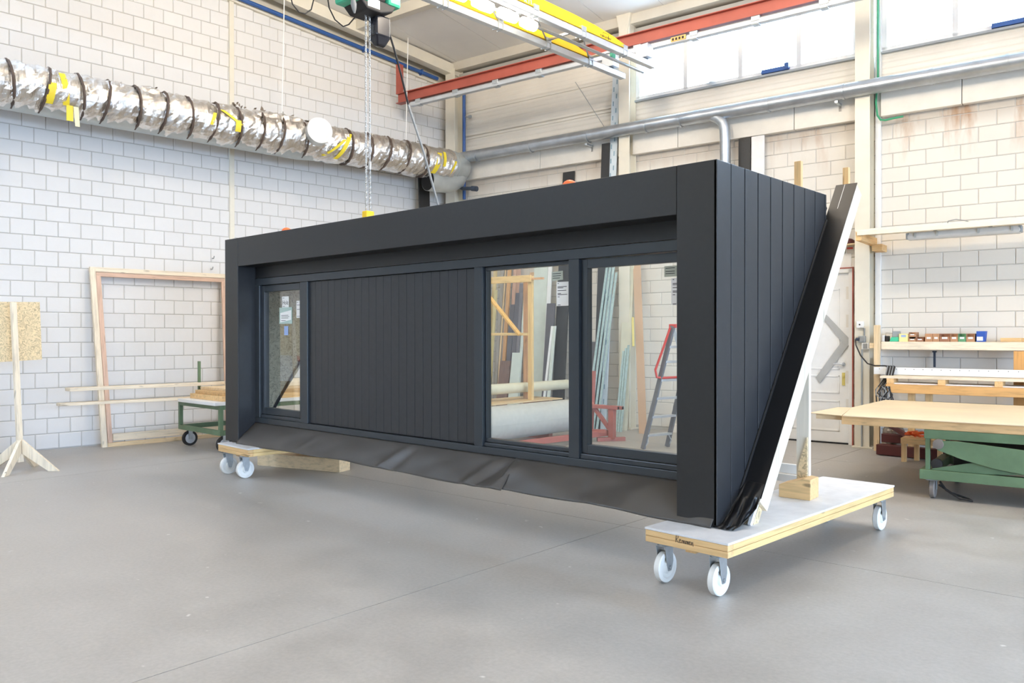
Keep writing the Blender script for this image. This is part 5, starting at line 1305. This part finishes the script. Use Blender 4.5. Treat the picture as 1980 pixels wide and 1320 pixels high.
# step ladder
ld = Thing('step_ladder', 'aluminium step ladder with a red handrail behind the right pane', 'ladder', (-5.9, 9.4, 0))
LA, LBv = Vector((-6.19, 9.33, 0)), Vector((-5.745, 9.33, 1.68))
wd = Vector((.11, .44, 0))
dL = (LBv - LA)
for k in (0, 1):
    o_ = wd * k * 1.0
    tin = wd * (.08 if k == 0 else -.08)
    ld.part('stile', MB().bar(LA + o_, LBv + o_ + tin, .03, .07, (-.97, .2, .2)), M['stile'], 'grey stile', bevel=.004)
for k, z in enumerate((.19, .445, .70, .95, 1.20, 1.40)):
    p = LA + dL * (z / 1.68); f_ = .08 * z / 1.68
    ld.part('step', MB().bar(p + wd * f_, p + wd * (1 - f_), .085, .032), M['alu'], bevel=.004)
for k in (0, 1):
    ld.part('rear_leg', MB().bar(LBv + wd * (.1 + .8 * k) + Vector((0, 0, -.05)), Vector((-5.25, 9.6, 0)) + wd * k, .025, .05), M['alu'], bevel=.003)
ld.part('platform', MB().bar(LBv + wd * .05, LBv + wd * .95, .14, .05), M['red_gloss'], 'red top cap', bevel=.008)
hr = [LBv + wd * .05 + Vector((-.02, -.02, -.02)), LBv + Vector((-.09, -.02, -.25)), LA + dL * .62 + Vector((-.05, -.04, .05)), LA + dL * .59 + Vector((-.02, -.03, .0)), LA + dL * .585 + wd * .1 + Vector((.02, -.02, 0)), LA + dL * .585 + wd * .95]
ld.part('handrail', MB().tube(hr, .017, 10), M['red_gloss'], 'red handrail tube', smooth=True)
ld.part('stay', MB().tube([LA + dL * .11 + wd * .08, LA + dL * .06 + wd * .02 + Vector((.05, 0, 0)), LA + Vector((.02, 0, .01))], .008, 6).tube([LA + dL * .11 + wd * .92, LA + dL * .06 + wd * .98 + Vector((.05, 0, 0)), LA + wd + Vector((.02, 0, .01))], .008, 6), M['alu'])
solo('plinth_block', MB().box(-6.98, -6.62, -.22, -.04, .0, .13), M['concrete'], 'low pale block on the floor behind the step ladder', 'block', (-6.8, -.13, 0), BW, bevel=.008)
# rear uprights standing on the module
md.part('rear_upright', MB().box(-2.745, -2.69, 6.305, 6.345, 2.45, 2.945), wood('z', ORANGEPINE), 'short pine upright above the roof', bevel=.002)
md.part('rear_upright', MB().box(-2.456, -2.411, 6.56, 6.60, 2.55, 2.893), wood('z', ORANGEPINE), 'short pine upright behind the flange', bevel=.002)
